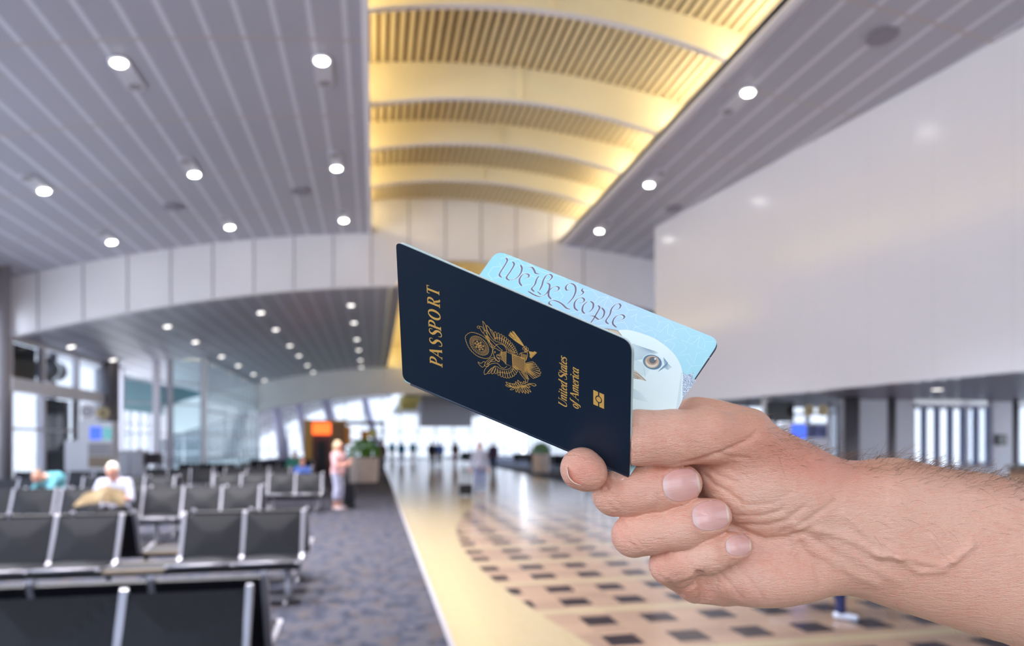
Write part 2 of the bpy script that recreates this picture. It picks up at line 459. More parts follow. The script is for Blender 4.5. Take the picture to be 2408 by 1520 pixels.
# ---------------------------------------------------------------- downlights in the ceiling
def downlight(big=True):
    r = empty('ceiling_light', (0, 0, 0))
    mb = MB(); n = 24; L = .34; R = .15
    ring = [(R * math.cos(2 * PI * i / n), R * math.sin(2 * PI * i / n) + (L if math.sin(2 * PI * i / n) >= 0 else -L)) for i in range(n)]
    vs = [(x, y, z) for z in (-.015, .01) for x, y in ring]
    mb.add(vs, [(i, (i + 1) % n, n + (i + 1) % n, n + i) for i in range(n)] + [tuple(range(n - 1, -1, -1)), tuple(range(n, 2 * n))])
    mb.build('housing', M['frame'], r)
    MB().cyl((0, -L, -.016), (0, -L, -.035), .105, .095, n=24).build('lens', M['lamp'] if big else M['lamp_far'], r)
    if big: MB().cyl((0, L, -.016), (0, L, -.022), .10, n=20).build('dark_socket', M['seam'], r)
    return r
def lamp_light(r, power, size=.18, y=-.34):
    ld = bpy.data.lights.new('lamp_light', 'AREA'); ld.shape = 'DISK'; ld.spread = math.radians(105); ld.size = size; ld.energy = power; ld.color = (.97, .96, 1.0)
    ob = bpy.data.objects.new('lamp_light', ld); COL.objects.link(ob); ob.parent = r; ob.location = (0, y, -.05); return ob
def tilt(o, x, f):
    dz = (f(x + .01) - f(x - .01)) / .02
    o.rotation_euler = (0, -math.atan(dz), o.rotation_euler[2])
protoA = downlight(True); lamp_light(protoA, 130, .13); used = [False]
colnames = {-6.68: 'outermost left line', -3.8: 'middle left line', -.83: 'line beside the vault', 6.48: 'strip right of the vault'}
first = True
for x in (-6.68, -3.8, -.83, 6.48):
    for k, y in enumerate((10.95, 15.2, 18.75, 6.6)):
        yy = y - (.5 if x > 0 else 0)
        o = protoA if first else copy_tree(protoA); first = False
        flip = (k in (1, 2)) 
        o.location = (x, yy, zc1(x)); o.rotation_euler = (0, 0, 0 if flip else 0)
        if k == 0 or k == 3: o.rotation_euler = (0, 0, 0)
        else: o.rotation_euler = (0, 0, PI)
        o.location.y += (-.34 if k in (1, 2) else .34)
        if x == 6.48 and k == 0: pass
        o.location.z -= .012
        a = math.atan((zc1(x + .01) - zc1(x - .01)) / .02) * (1 if o.rotation_euler[2] else -1)
        o.rotation_euler = (0, a, o.rotation_euler[2])
        if k == 2 or x > 0:
            for ch in list(o.children):
                if ch.type == 'LIGHT' and o is not protoA: bpy.data.objects.remove(ch)
        row = ['nearest row in view', 'second row', 'third row', 'row above the camera'][k]
        tag(o, 'oblong downlight with one lit lens, %s, %s' % (colnames[x], row), 'ceiling light', 'downlights of the high ceiling')
protoB = downlight(False); first = True
cn2 = {-9.15: 'window side', -6.42: 'left line', -3.62: 'middle line', -.76: 'line beside the far yellow recess', 6.6: 'line right of the far recess'}
rown = ['first row', 'second row', 'third row', 'fourth row', 'fifth row', 'sixth row']
for x in (-9.15, -6.42, -3.62, -.76, 6.6):
    for k, y in enumerate((22.5, 25.8, 30.0, 33.5, 37.6, 41.2)):
        if x == -9.15 and k > 1: continue
        o = protoB if first else copy_tree(protoB); first = False
        o.location = (x, y + .34, zc2(x) - .012)
        o.rotation_euler = (0, -math.atan((zc2(x + .01) - zc2(x - .01)) / .02), 0)
        tag(o, 'small downlight in the lower ceiling, %s, %s' % (cn2[x], rown[k]), 'ceiling light', 'downlights of the lower ceiling')
# dark round grilles (speakers) in the ceiling
first = None
for nm, (px_, py_) in (('near the middle of the left ceiling', (402, 487)), ('left ceiling close to the vault edge', (705, 450)), ('right ceiling strip above the white wall', (2075, 85)), ('right strip near the corner of the white wall', (1585, 490))):
    v = ray(px_, py_); t = 1.0
    while (CO + v * t)[2] < zc1((CO + v * t)[0]): t += .005
    p = CO + v * t
    o = empty('ceiling_speaker', (p[0], p[1], p[2] - .012)) if first is None else copy_tree(first)
    if first is None:
        MB().cyl((0, 0, .0), (0, 0, -.02), .20, n=24).build('grille', mat('speaker_grille', srgb(140, 136, 148), .6, bump=.4, bscale=90), o)
        MB().cyl((0, 0, .01), (0, 0, -.012), .23, n=24).build('rim', M['column'], o); first = o
    o.location = (p[0], p[1], p[2] - .012)
    tag(o, 'dark round ceiling speaker grille, ' + nm, 'speaker', 'ceiling speaker grilles')

# ---------------------------------------------------------------- right side: glossy white bulkhead wall over a lower ceiling
A_, B_ = np.array([7.79, 17.29]), np.array([9.04, 7.57])
dirv = (B_ - A_) / np.linalg.norm(B_ - A_)
pts = [A_ + dirv * s for s in (0, 2, 4, 6, 8, 9.8, 12, 14, 17, 20)]
vs = []; fs = []
for p in pts:
    zt = zc1(p[0]) + .05
    q = p + np.array([.25, 0])
    vs += [(p[0], p[1], 2.70), (q[0], q[1], 2.70), (q[0], q[1], zt), (p[0], p[1], zt)]
for i in range(len(pts) - 1):
    a = 4 * i; b = a + 4
    for j in range(4): fs.append((a + j, a + (j + 1) % 4, b + (j + 1) % 4, b + j))
fs += [(3, 2, 1, 0), tuple(4 * (len(pts) - 1) + j for j in range(4))]
struct(MB().add(vs, fs).build('wall_right', M['bulk']))
pE = pts[-1]
struct(MB().add([(A_[0] + .25, A_[1], 2.70), (18.5, A_[1], 2.70), (18.5, pE[1], 2.70), (pE[0] + .25, pE[1], 2.70),
                 (A_[0] + .25, A_[1], 2.85), (18.5, A_[1], 2.85), (18.5, pE[1], 2.85), (pE[0] + .25, pE[1], 2.85)],
                [(0, 1, 2, 3), (7, 6, 5, 4), (0, 4, 5, 1), (1, 5, 6, 2), (2, 6, 7, 3), (3, 7, 4, 0)]).build('ceiling_low_right', mat('low_soffit_grey', srgb(120, 116, 126), .4, var=.06, scale=.6)))
struct(MB().box(A_[0] + .25, A_[1] - .1, 2.85, 18.5, A_[1], 8.2).build('wall_bulkhead_end', M['white']))
def glazed_wall(nm, x0, y0, x1, y1, z0, z1, n, sill=0, tz=(1.0, 2.6), gm='glass'):
    L = math.hypot(x1 - x0, y1 - y0); r = empty(nm, (x0, y0, z0), math.atan2(y1 - y0, x1 - x0)); struct(r)
    fr = MB()
    for i in range(n + 1): x = L * i / n; fr.box(x - .05, -.06, 0, x + .05, .06, z1 - z0)
    for z in (0.04,) + tuple(tz) + (z1 - z0 - .04,): fr.box(0, -.05, z - .04, L, .05, z + .04)
    fr.build('window_frame', M['frame'], r)
    MB().box(0, -.006, 0, L, .006, z1 - z0).build('pane', M[gm], r)
    return r
# hall beyond the bulkhead on the right
glazed_wall('window_added_right', 18.4, -6, 18.4, 17.3, 0, 2.85, 14, gm='glass_clear', tz=(1.0,))  # unseen glazing, added to let more daylight onto the back wall

# back wall of the low zone at Y=13.6, measured piece by piece
YB = 13.6
def prect(name, x0, y0, x1, y1, Y, th, m, parent=None, off=0, bevel=0):
    xa, xb = xatY(x0, Y), xatY(x1, Y); xm = (x0 + x1) / 2
    zt, zb = zatY(xm, y0, Y), zatY(xm, y1, Y)
    return MB().box(xa, Y + off, zb, xb, Y + off + th, zt).build(name, m, parent, bevel=bevel)
def pfloor(name, x0, y0, x1, Y, th, m, parent=None, bevel=0, z0=0.0):
    return MB().box(xatY(x0, Y), Y, z0, xatY(x1, Y), Y + th, zatY((x0 + x1) / 2, y0, Y)).build(name, m, parent, bevel=bevel)
xw = [xatY(p, YB) for p in (1800, 1950, 1985, 2125, 2150, 2335, 2372, 2408)]
wl = MB()
wl.box(xatY(1800, YB), YB, 0, xatY(1812, YB), YB + .15, 2.7)
wl.box(xatY(1980, YB), YB, 0, xatY(1990, YB), YB + .15, 2.7)
wl.box(xatY(2018, YB), YB, 0, xatY(2030, YB), YB + .15, 2.7)
wl.box(xatY(2108, YB), YB, 0, xatY(2150, YB), YB + .15, 2.7)
wl.box(xatY(2335, YB), YB, 0, xatY(2392, YB), YB + .15, 2.7)
wl.box(xatY(2030, YB), YB + .02, 0, xatY(2108, YB), YB + .13, 2.7)
wl.box(xatY(2150, YB), YB, 0, xatY(2335, YB), YB + .15, 1.02)
wl.box(xatY(2392, YB), YB, 0, 18.4, YB + .15, 1.0)
struct(wl.build('wall_back_right', M['white']))
def window_unit(name, x0, x1, z0, z1, Y, mull, th=.08, gm='glass', fm='frame', trans=()):
    r = empty(name, ((x0 + x1) / 2, Y, z0)); struct(r)
    w = (x1 - x0) / 2; h = z1 - z0
    fr = MB().box(-w, -th / 2, 0, -w + .06, th / 2, h).box(w - .06, -th / 2, 0, w, th / 2, h).box(-w, -th / 2, h - .06, w, th / 2, h).box(-w, -th / 2, 0, w, th / 2, .06)
    for i in range(1, mull): x = -w + 2 * w * i / mull; fr.box(x - .025, -th / 2, 0, x + .025, th / 2, h)
    for z in trans: fr.box(-w, -th / 2, z - .03, w, th / 2, z + .03)
    fr.build('window_frame', M[fm], r)
    MB().box(-w + .05, -.008, .05, w - .05, .008, h - .05).build('pane', M[gm], r)
    return r
window_unit('window_1', xatY(2150, YB), xatY(2335, YB), 1.02, 2.62, YB + .08, 6)
bl = empty('vertical_blind', ((xatY(2150, YB) + xatY(2335, YB)) / 2, YB - .06, 2.55))
wv = (xatY(2335, YB) - xatY(2150, YB)) / 2
MB().box(-wv, -.03, .0, wv, .03, .06).build('headrail', M['frame'], bl)
for i in range(6):
    x = -wv + .12 + i * (2 * wv - .2) / 5.6
    MB().box(x, -.01, -1.5, x + .11, .01, 0).build('vane', M['vane'], bl)
tag(bl, 'pale blue vertical blind in the window under the white wall, above the forearm', 'blind')
window_unit('window_2', xatY(2396, YB), 18.3, 1.0, 2.62, YB + .08, 3)
window_unit('window_3', xatY(1952, YB), xatY(1980, YB), .1, 2.6, YB + .08, 1)
def column(x, y, r, h, mm, label, base=True):
    o = empty('column', (x, y, 0))
    MB().cyl((0, 0, .12), (0, 0, h), r, n=28).build('shaft', M[mm], o, True)
    MB().cyl((0, 0, 0), (0, 0, .12), r + .04, n=28).build('base_collar', M['alu'], o, True)
    tag(o, label, 'column'); return o
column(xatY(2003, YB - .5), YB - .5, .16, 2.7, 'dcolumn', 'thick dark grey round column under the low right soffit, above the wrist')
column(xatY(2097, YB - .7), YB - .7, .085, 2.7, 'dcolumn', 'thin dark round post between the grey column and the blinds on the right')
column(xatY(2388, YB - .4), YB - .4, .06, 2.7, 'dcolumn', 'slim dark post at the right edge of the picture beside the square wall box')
o = prect('wall_box', 2340, 1022, 2362, 1048, YB, .08, M['black'], off=-.08, bevel=.01)
tag(o, 'small square black box on the white wall right of the blinds', 'wall box')
# dark departures board and screens
o = empty('departure_board', (xatY(1838, 13.2), 13.2, 0))
xa = xatY(1808, 13.2) - o.location.x; xb = -xa
MB().box(xa, 0, 2.14, xb, .08, 2.60).build('upper_panel', M['black'], o, bevel=.01)
MB().box(xa, 0, 1.72, xb, .08, 2.02).build('lower_panel', M['black'], o, bevel=.01)
for s in (xa, xb - .03): MB().box(s, .02, 0, s + .03, .06, 2.6).build('post', M['alu'], o)
tag(o, 'black display board of two stacked panels just above the back of the hand', 'display board')
o = empty('gate_podium', (xatY(1903, 12.8), 12.8, 0))
MB().box(-.5, 0, 0, .5, .3, zatY(1903, 995, 12.8)).build('cabinet', M['white'], o, bevel=.01)
z0, z1 = zatY(1903, 1032, 12.8), zatY(1903, 1000, 12.8)
MB().box(-.44, -.02, z0, -.10, 0, z1).build('blue_screen', M['screen_blue'], o)
MB().box(-.06, -.02, z0 + .02, .44, 0, z1).build('map_panel', mat('map_print', srgb(90, 100, 150), .5, var=.8, scale=7), o)
tag(o, 'white gate podium with a glowing blue screen and a blue map panel, above the hand', 'podium')
for i, px_ in enumerate((1903, 1936)):
    o = empty('gate_sign', (xatY(px_, 12.9), 12.9, zatY(px_, 966, 12.9)))
    MB().cyl((0, 0, 0), (0, .03, 0), .13, n=28).build('disc', M['orange'] if 0 else mat('gold_disc_%d' % i, srgb(206, 184, 140), .4, .2), o)
    tx = MB()
    if i == 0: tx.box(-.03, -.008, -.06, -.01, 0, .06).box(-.03, -.008, .04, .03, 0, .06).box(-.03, -.008, -.01, .03, 0, .01).box(-.03, -.008, -.06, .03, 0, -.04).box(.02, -.008, -.06, .04, 0, .06)
    else: tx.box(-.03, -.008, .04, .03, 0, .06).box(-.03, -.008, -.01, .03, 0, .01).box(-.03, -.008, -.06, .03, 0, -.04).box(-.04, -.008, 0, -.02, 0, .06).box(.02, -.008, -.06, .04, 0, 0)
    tx.build('numeral', M['dark'], o)
    MB().cyl((0, .015, .13), (0, .015, 2.7 - o.location.z), .008, n=8).build('hanger', M['alu'], o)
    tag(o, 'small round gold gate sign hanging under the right soffit, %s of the pair' % ('left' if i == 0 else 'right'), 'sign', 'pair of round gate signs on the right')
# brown counter
o = empty('counter', (12.0, 9.2, 0))
MB().box(-1.0, -.3, 0, 2.6, .3, 1.22).build('body', M['brown'], o, bevel=.01)
MB().box(-1.04, -.34, 1.22, 2.64, .34, 1.27).build('counter_top', M['dark'], o, bevel=.01)
tag(o, 'brown service counter with a dark top under the low soffit at the right edge', 'counter')

# ---------------------------------------------------------------- far side of the right zone (beyond the bulkhead) and far end
glazed_wall('window_4', 14, 17.3, 14, 60, 0, 5.2, 24)
glazed_wall('window_5', LX - 3, 62, 14, 62, 0, 6.2, 16)
glazed_wall('window_6', LX - 3, 42.3, LX - 3, 62, 0, 5.0, 12)
# slanted grey pillars of the far end
k = 0
for (pa, pb, w_, Yp, lb) in (((700, 958), (712, 1000), 20, 55, 'leftmost, behind the kiosk'), ((766, 930), (790, 992), 26, 56, 'wide one above the kiosk'), ((858, 930), (880, 992), 20, 55, 'between two bright panes right of the kiosk'), ((645, 970), (655, 1020), 26, 50, 'at the left end beside the glass lounge')):
    a = atY(pa[0], pa[1] - 10, Yp); b = atY(pb[0] + 6, 1038, Yp)
    b2 = np.array([b[0] + .3, b[1], 0.0])
    o = empty('slanted_pillar', (b2[0], b2[1], 0)); rr = w_ / F * Yp / 2
    MB().cyl((0, 0, 0), (a[0] - b2[0], 0, 5.2), rr, rr * .8, n=12).build('shaft', mat('pillar_lilac', srgb(210, 208, 232), .5, var=.05) if k == 0 else bpy.data.materials['pillar_lilac'], o, True)
    MB().cyl((0, 0, 0), (0, 0, .2), rr * 1.3, n=12).build('foot', M['column'], o)
    k += 1
    tag(o, 'leaning lilac grey pillar, ' + lb, 'pillar', 'leaning pillars at the far end')

# ---------------------------------------------------------------- left: window wall, columns, glass lounge
WY0, WY1 = 19.9, 26.4
r = empty('window_7', (LX, WY0, 0)); struct(r)
ys_ = [atX(p, 1000, LX)[1] for p in (22, 98, 178, 245)]
ys_[-1] = WY1
fr = MB()
zt = 4.55; zb1, zb2 = 3.05, 3.42
for y in (WY0, ys_[1], ys_[2], WY1): fr.box(-.08, y - WY0 - .09, 0, .08, y - WY0 + .09, zt)
fr.box(-.1, 0, zt - .12, .1, WY1 - WY0, zt + .1)
fr.box(-.06, 0, 2.0, .06, WY1 - WY0, 2.07)
fr.build('window_frame', M['frame'], r)
MB().box(-.14, -.1, zb1, .14, WY1 - WY0, zb2).build('transom_beam', M['trim'], r)
MB().box(-.006, 0, 0, .006, WY1 - WY0, zt).build('pane', M['glass'], r)
# things seen through it: jet bridge and a blind
o = MB().box(LX - .14, WY0 + .15, zb2 + .02, LX - .10, ys_[1] - .12, zt - .15).build('roller_blind', M['navy'])
tag(o, 'dark navy roller blind behind the first upper window at the left edge', 'blind')
o = empty('jet_bridge', (LX - .45, (ys_[1] + ys_[2]) / 2, 0))
hy = (ys_[2] - ys_[1]) / 2
MB().box(.24, -hy + .15, 0, .30, hy - .1, 3.0).build('dark_wall', M['black'], o)
MB().box(.3, -hy + .15, 2.0, .33, hy - .1, 2.08).build('rail', M['alu'], o)
tag(o, 'black boarding door enclosure outside the lower left window', 'boarding door')
ep = atX(122, 872, LX - 2.0)
o = empty('jet_engine', (LX - 2.0, ep[1], ep[2]))
n_ = 28
MB().cyl((0, -.4, 0), (0, .4, 0), .44, .36, n=n_, caps=False).build('nacelle', M['dcolumn'], o, True)
MB().cyl((0, -.34, 0), (0, -.30, 0), .38, n=n_).build('fan_disc', M['dark'], o, True)
MB().cyl((0, -.5, 0), (0, -.34, 0), .02, .12, n=16).build('spinner', M['column'], o, True)
MB().box(-.05, -.2, .35, .05, .3, .62).build('pylon', M['dcolumn'], o)
MB().box(-.5, -.2, .60, .4, .35, .66).build('wing_edge', M['column'], o)
MB().box(-.1, -.1, -ep[2], .1, .1, -.34).build('stand', M['column'], o)
tag(o, 'dark round aircraft engine seen through the upper left window', 'aircraft engine')
# wall beside and above
struct(MB().box(LX - .15, WY0, zt + .1, LX + .05, 20.3, zc1(LX) + .1).build('wall_left', M['white']))
struct(MB().box(LX - .15, -6, 5.2, LX + .02, WY0, zc1(LX) + .1).build('wall_left_upper', M['white']))
lw = glazed_wall('window_8', LX, -6, LX, WY0, 0, 5.2, 14, gm='glass_clear')
column(xatY(4, 19.2), 19.2, .20, zc1(-9.2), 'column', 'tall pale column at the very left edge of the picture')
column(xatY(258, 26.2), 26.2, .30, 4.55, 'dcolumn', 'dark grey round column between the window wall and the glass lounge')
# lounge: frontal panes then side wall running away
XP = -7.0; Yc = 29.6
gr = empty('window_9', (LX, 28.0, 0)); struct(gr)
fr = MB(); gm = MB()
x285, x365, x402, x472 = [xatY(p, 28.6) for p in (284, 368, 402, 470)]
P0 = (xatY(284, 27.2) - LX, 27.2 - 28.0); 
fr.box(-.3, -.1, 0, .0, .1, zc2(LX))
fa = [(xatY(284, 27.6), 27.6), (xatY(368, 28.2), 28.2), (xatY(400, 28.6), 28.6), (xatY(478, Yc), Yc)]
for i, (x, y) in enumerate(fa):
    w_ = .10 if i != 1 else .12
    fr.box(x - LX - w_, y - 28 - .08, 0, x - LX + w_, y - 28 + .08, zc2(x) - .02)
fr.build('window_frame', M['frame'], gr)
for i, ((xa, ya), (xb, yb)) in enumerate(zip(fa[:-1], fa[1:])):
    gm.add([(xa - LX, ya - 28, 0), (xb - LX, yb - 28, 0), (xb - LX, yb - 28, zc2(xb)), (xa - LX, ya - 28, zc2(xa))], [(0, 1, 2, 3)])
gm.build('pane', M['glass_teal'], gr)
hz = MB()
for (xa, ya), (xb, yb) in zip(fa[:-1], fa[1:]):
    for z in (.9, 2.0, 3.2, 4.1):
        hz.tube([(xa - LX, ya - 28, z), (xb - LX, yb - 28, z)], .03, 6)
hz.build('glazing_bar', M['frame'], gr)
sg = empty('window_10', (XP, Yc, 0)); struct(sg)
L = 43 - Yc; fr = MB()
for i in range(13): y = L * i / 12; fr.box(-.04, y - .04, 0, .04, y + .04, zc2(XP) - .02)
for z in (.06, 1.0, 2.0, 3.0, 4.0, zc2(XP) - .1): fr.box(-.03, 0, z - .03, .03, L, z + .03)
fr.build('window_frame', M['frame'], sg)
MB().box(-.006, 0, 0, .006, L, zc2(XP)).build('pane', M['glass_teal'], sg)
MB().box(-.09, -.09, 0, .09, .09, zc2(XP)).build('corner_post', M['trim'], sg)
# lounge interior: outer glazing with tall teal blinds over its upper half
glazed_wall('window_11', -12.4, 33, -12.4, 43, 0, 5.0, 7)
glazed_wall('window_12', -12.4, 42.9, -7, 42.9, 0, 5.0, 5)
o = MB().box(-12.25, 33.0, 3.25, -12.2, 42.8, 4.9).build('roller_blind', M['teal'])
tag(o, 'long teal grey roller blind half lowered over the outer lounge windows', 'blind')
o = MB().box(-12.1, 42.7, 3.35, -7.1, 42.75, 4.9).build('roller_blind', M['teal'])
tag(o, 'teal grey roller blind across the end window of the lounge', 'blind')

struct(MB().box(LX - .1, -6.2, 0, 20, -6, 1.2).box(LX - .1, -6.2, 6.6, 20, -6, 9.4).box(2.5, -6.2, 1.2, 20, -6, 6.6).build('wall_behind', M['white']))  # unseen wall; its opening is shaped for the light on the hand
glazed_wall('window_added_behind', LX, -6.1, 2.5, -6.1, 1.2, 6.6, 8, gm='glass_clear')  # unseen window band, added and sized as soft key light for the hand

# lamps added to brighten the low zone on the right
first = None
for k, (x, y) in enumerate(((10.5, 6), (14.5, 6), (10.5, 10.5), (14.5, 10.5), (13, 1))):
    if first is None:
        o = empty('ceiling_light', (0, 0, 0)); MB().cyl((0, 0, 0), (0, 0, -.02), .12, n=20).build('rim', M['frame'], o)
        MB().cyl((0, 0, -.02), (0, 0, -.024), .09, n=20).build('lens', M['lamp_far'], o); lamp_light(o, 120, .18, 0); first = o
    else: o = copy_tree(first)
    o.location = (x, y, 2.70)
    tag(o, 'added lamp in the low grey soffit right of the white wall, %s' % ['near left', 'near right', 'far left', 'far right', 'behind the camera'][k], 'ceiling light', 'added lamps of the low soffit')
# ---------------------------------------------------------------- beam seating
MOD = .617
def sling(x0, x1, prof0, prof1, sag, th, nu=14, nv=12, prow=None):
    """padded sling panel between two edge lines, folded like a shallow hip roof (the X creases)"""
    vs = []; fs = []
    p0 = np.array(prof0); p1 = np.array(prof1); d = p1 - p0; nrm = np.array([-d[1], d[0]]); nrm /= np.linalg.norm(nrm)
    for side in (0, 1):
        for j in range(nv + 1):
            for i in range(nu + 1):
                u = 2 * i / nu - 1; v = 2 * j / nv - 1
                h = min(1 - abs(v), (1 - abs(u)) * 1.15, .8)
                q = p0 + d * (j / nv) - nrm * (sag * h) + nrm * (th * (1 if side == 0 else -1) * .5)
                vs.append((x0 + (x1 - x0) * i / nu, q[0], q[1]))
    N = (nu + 1) * (nv + 1)
    for j in range(nv):
        for i in range(nu):
            a = j * (nu + 1) + i
            fs.append((a, a + 1, a + nu + 2, a + nu + 1)); fs.append((N + a, N + a + nu + 1, N + a + nu + 2, N + a + 1))
    for i in range(nu):
        a = i; fs.append((a, N + a, N + a + 1, a + 1)); a = nv * (nu + 1) + i; fs.append((a, a + 1, N + a + 1, N + a))
    for j in range(nv):
        a = j * (nu + 1); b = a + nu + 1; fs.append((a, b, N + b, N + a)); a += nu; b += nu; fs.append((a, N + a, N + b, b))
    return MB().add(vs, fs)
# seat profile (local): sitter faces -Y; top of back at y=0,z=.9
TOPB, BOTB, FRONT = (0.0, .895), (-.20, .43), (-.62, .455)
_me = {}
def cached(key, fn):
    if key not in _me: _me[key] = fn().data
    return _me[key]
def inst(name, key, fn, parent, x):
    if key in _me:
        o = bpy.data.objects.new(name, _me[key]); COL.objects.link(o); o.parent = parent
    else:
        o = fn(); o.name = name; _me[key] = o.data; o.parent = parent
    o.location = (x, 0, 0); return o
def frame_shape():
    mb = MB()
    prof = [(.012, .905), (-.0, .93), (-.02, .92), (-.105, .68), (-.19, .47), (-.24, .425), (-.40, .43), (-.60, .455), (-.645, .47), (-.66, .445),
            (-.62, .425), (-.40, .395), (-.24, .385), (-.17, .405), (-.13, .50), (-.06, .70)]
    mb.slab(prof, -.019, .019)
    return mb.build('side_frame', M['alu'], bevel=.006)
def bench(name, x_right, y, mods, face, label, zrot=0):
    """mods: list of 'seat'/'table'/'gap' from the right end to the left; face -1 towards the camera"""
    n = len(mods); w = n * MOD
    r = empty(name, (x_right - (w / 2), y, 0), (0 if face < 0 else PI) + zrot)
    xs = [w / 2 - i * MOD for i in range(n + 1)]      # local, from right (as seen by camera when face<0)
    if face > 0: xs = [-v for v in xs]
    s = -1 if face < 0 else 1
    for i, md in enumerate(mods):
        xc = (xs[i] + xs[i + 1]) / 2
        if md == 'seat':
            inst('backrest', 'back', lambda: sling(-MOD / 2 + .019, MOD / 2 - .019, TOPB, BOTB, .03, .03).build('backrest', M['leather'], smooth=False), r, xc)
            inst('seat', 'seat', lambda: sling(-MOD / 2 + .019, MOD / 2 - .019, (BOTB[0] - .01, BOTB[1]), FRONT, .045, .035).build('seat', M['leather']), r, xc)
            inst('front_rail', 'frail', lambda: MB().cyl((-MOD / 2, -.625, .452), (MOD / 2, -.625, .452), .017, n=10).build('front_rail', M['alu'], smooth=True), r, xc)
        else:
            inst('table_top', 'table', lambda: MB().box(-MOD / 2 + .03, -.60, .40, MOD / 2 - .03, -.16, .43).build('table_top', M['dark'], bevel=.008), r, xc)
            inst('table_edge', 'tedge', lambda: MB().box(-MOD / 2 + .03, -.625, .40, MOD / 2 - .03, -.60, .43).build('table_edge', M['beige']), r, xc)
            inst('table_edge', 'tedge2', lambda: MB().box(-MOD / 2 + .03, -.16, .40, MOD / 2 - .03, -.135, .43).build('table_edge', M['beige']), r, xc)
    for i, x in enumerate(xs):
        near = [mods[j] for j in (i - 1, i) if 0 <= j < n]
        if 'seat' in near: inst('side_frame', 'frame', frame_shape, r, x)
    MB().box(-w / 2, -.42, .33, w / 2, -.34, .385).build('beam', M['dark'], r)
    lx = [-w / 2 + .12, w / 2 - .12] + ([0] if n > 3 else [])
    for x in lx:
        def leg():
            mb = MB(); mb.tube([(0, -.38, .36), (0, -.38, .08), (0, -.38, .03)], [.03, .03, .035], 8)
            mb.tube([(0, -.64, .02), (0, -.52, .045), (0, -.38, .06), (0, -.24, .045), (0, -.10, .02)], [.018, .022, .028, .022, .018], 8)
            return mb.build('leg', M['alu'], smooth=True)
        inst('leg', 'leg', leg, r, x)
    tag(r, label, 'seating bench', 'black beam seating of the waiting area'); return r
S, T = 'seat', 'table'
B = []
bench('seating_bench', -.66, 3.76, [S, S, S, S], -1, 'black beam seating nearest the camera, facing it, at the bottom left corner')
bench('seating_bench', -.64, 4.10, [S, S, S, S], 1, 'black beam seating right behind the nearest row, turned away, its posts leaning against it')
bench('seating_bench', -.78, 7.68, [S, S, T, S, S, S], -1, 'black beam seating facing the camera with a side table between its seats, second row')
bench('seating_bench', -.78, 8.03, [S, S, T, S, S, S], 1, 'black beam seating turned away, back to back with the bench holding the side table')
bench('seating_bench', -1.95, 12.08, [S, S, S, S, S], -1, 'black beam seating facing the camera that the man with the newspaper sits on')
bench('seating_bench', -5.12, 12.08, [S, S, S], -1, 'black beam seating left of the man with the newspaper, third row, at the left edge')
bench('seating_bench', -1.95, 12.43, [S, S, S, S, S], 1, 'black beam seating turned away behind the man with the newspaper')
bench('seating_bench', -5.12, 12.43, [S, S, S], 1, 'black beam seating turned away at the left edge, before the person in turquoise')
bench('seating_bench', -1.25, 16.6, [S, S, S, S], -1, 'black beam seating facing the camera just left of the woman in pink')
bench('seating_bench', -1.25, 16.95, [S, S, S, S], 1, 'black beam seating turned away, left of the woman in pink')
bench('seating_bench', -4.4, 16.0, [S, S, S], -1, 'black beam seating behind the head of the man with the newspaper, facing the camera')
bench('seating_bench', -4.4, 16.35, [S, S, S], 1, 'black beam seating behind the head of the man with the newspaper, turned away')
bench('seating_bench', -6.7, 15.6, [S, S, S, S], -1, 'bluish black beam seating under the person in turquoise, at the left window')
bench('seating_bench', -6.7, 19.4, [S, S, S, S], -1, 'bluish black beam seating before the gate podium on the left')
for k, (yy, xr) in enumerate(((20.9, -1.9), (25.0, -2.2), (29.0, -2.6))):
    od = ['first', 'second', 'third', 'fourth'][k]
    bench('seating_bench', xr, yy, [S] * 4, -1, 'distant beam seating facing the camera between lounge and kiosk, %s row' % od)
    bench('seating_bench', xr, yy + .35, [S] * 4, 1, 'distant beam seating turned away between lounge and kiosk, %s row' % od)
bench('seating_bench', -4.7, 20.9, [S] * 3, -1, 'black beam seating before the white desk of the glass lounge, facing the camera')
bench('seating_bench', -4.9, 25.0, [S] * 3, -1, 'farther black beam seating along the foot of the glass lounge, facing the camera')
for k, (x_, y_) in enumerate(((11.6, 33), (11.2, 37), (12.2, 29.5), (11.4, 42), (8.6, 47))):
    bench('seating_bench', x_, y_, [S] * 4, -1, 'distant dark beam seating on the right carpet, %s from the right planter' % ['nearest', 'second', 'in front of it', 'third', 'farthest'][k])

# ---------------------------------------------------------------- gate furniture on the left
YD = 21.6
o = empty('gate_podium', (xatY(222, YD), YD, 0)); cx = o.location.x
def lb(parent, nm, x0, y0, x1, y1, Y, th, m, off=0, bevel=0, zb=None):
    oy = parent.location.y
    xa, xb = xatY(x0, Y) - parent.location.x, xatY(x1, Y) - parent.location.x; xm = (x0 + x1) / 2
    z1 = zatY(xm, y0, Y); z0 = zatY(xm, y1, Y) if zb is None else zb
    return MB().box(xa, Y - oy + off, z0, xb, Y - oy + off + th, z1).build(nm, m, parent, bevel=bevel)
lb(o, 'cabinet', 183, 992, 264, 1100, YD, .5, M['white'], bevel=.01, zb=0)
lb(o, 'side_wing', 152, 1036, 183, 1100, YD, .4, M['white'], bevel=.01, zb=0)
lb(o, 'screen', 212, 1004, 238, 1034, YD, .02, M['screen_blue'], off=-.02)
lb(o, 'screen', 243, 1006, 262, 1034, YD, .02, M['screen_teal'], off=-.02)
lb(o, 'front_panel', 208, 1042, 262, 1072, YD, .02, M['column'], off=-.02)
lb(o, 'kick_panel', 208, 1074, 262, 1100, YD, .02, M['beige'], off=-.02)
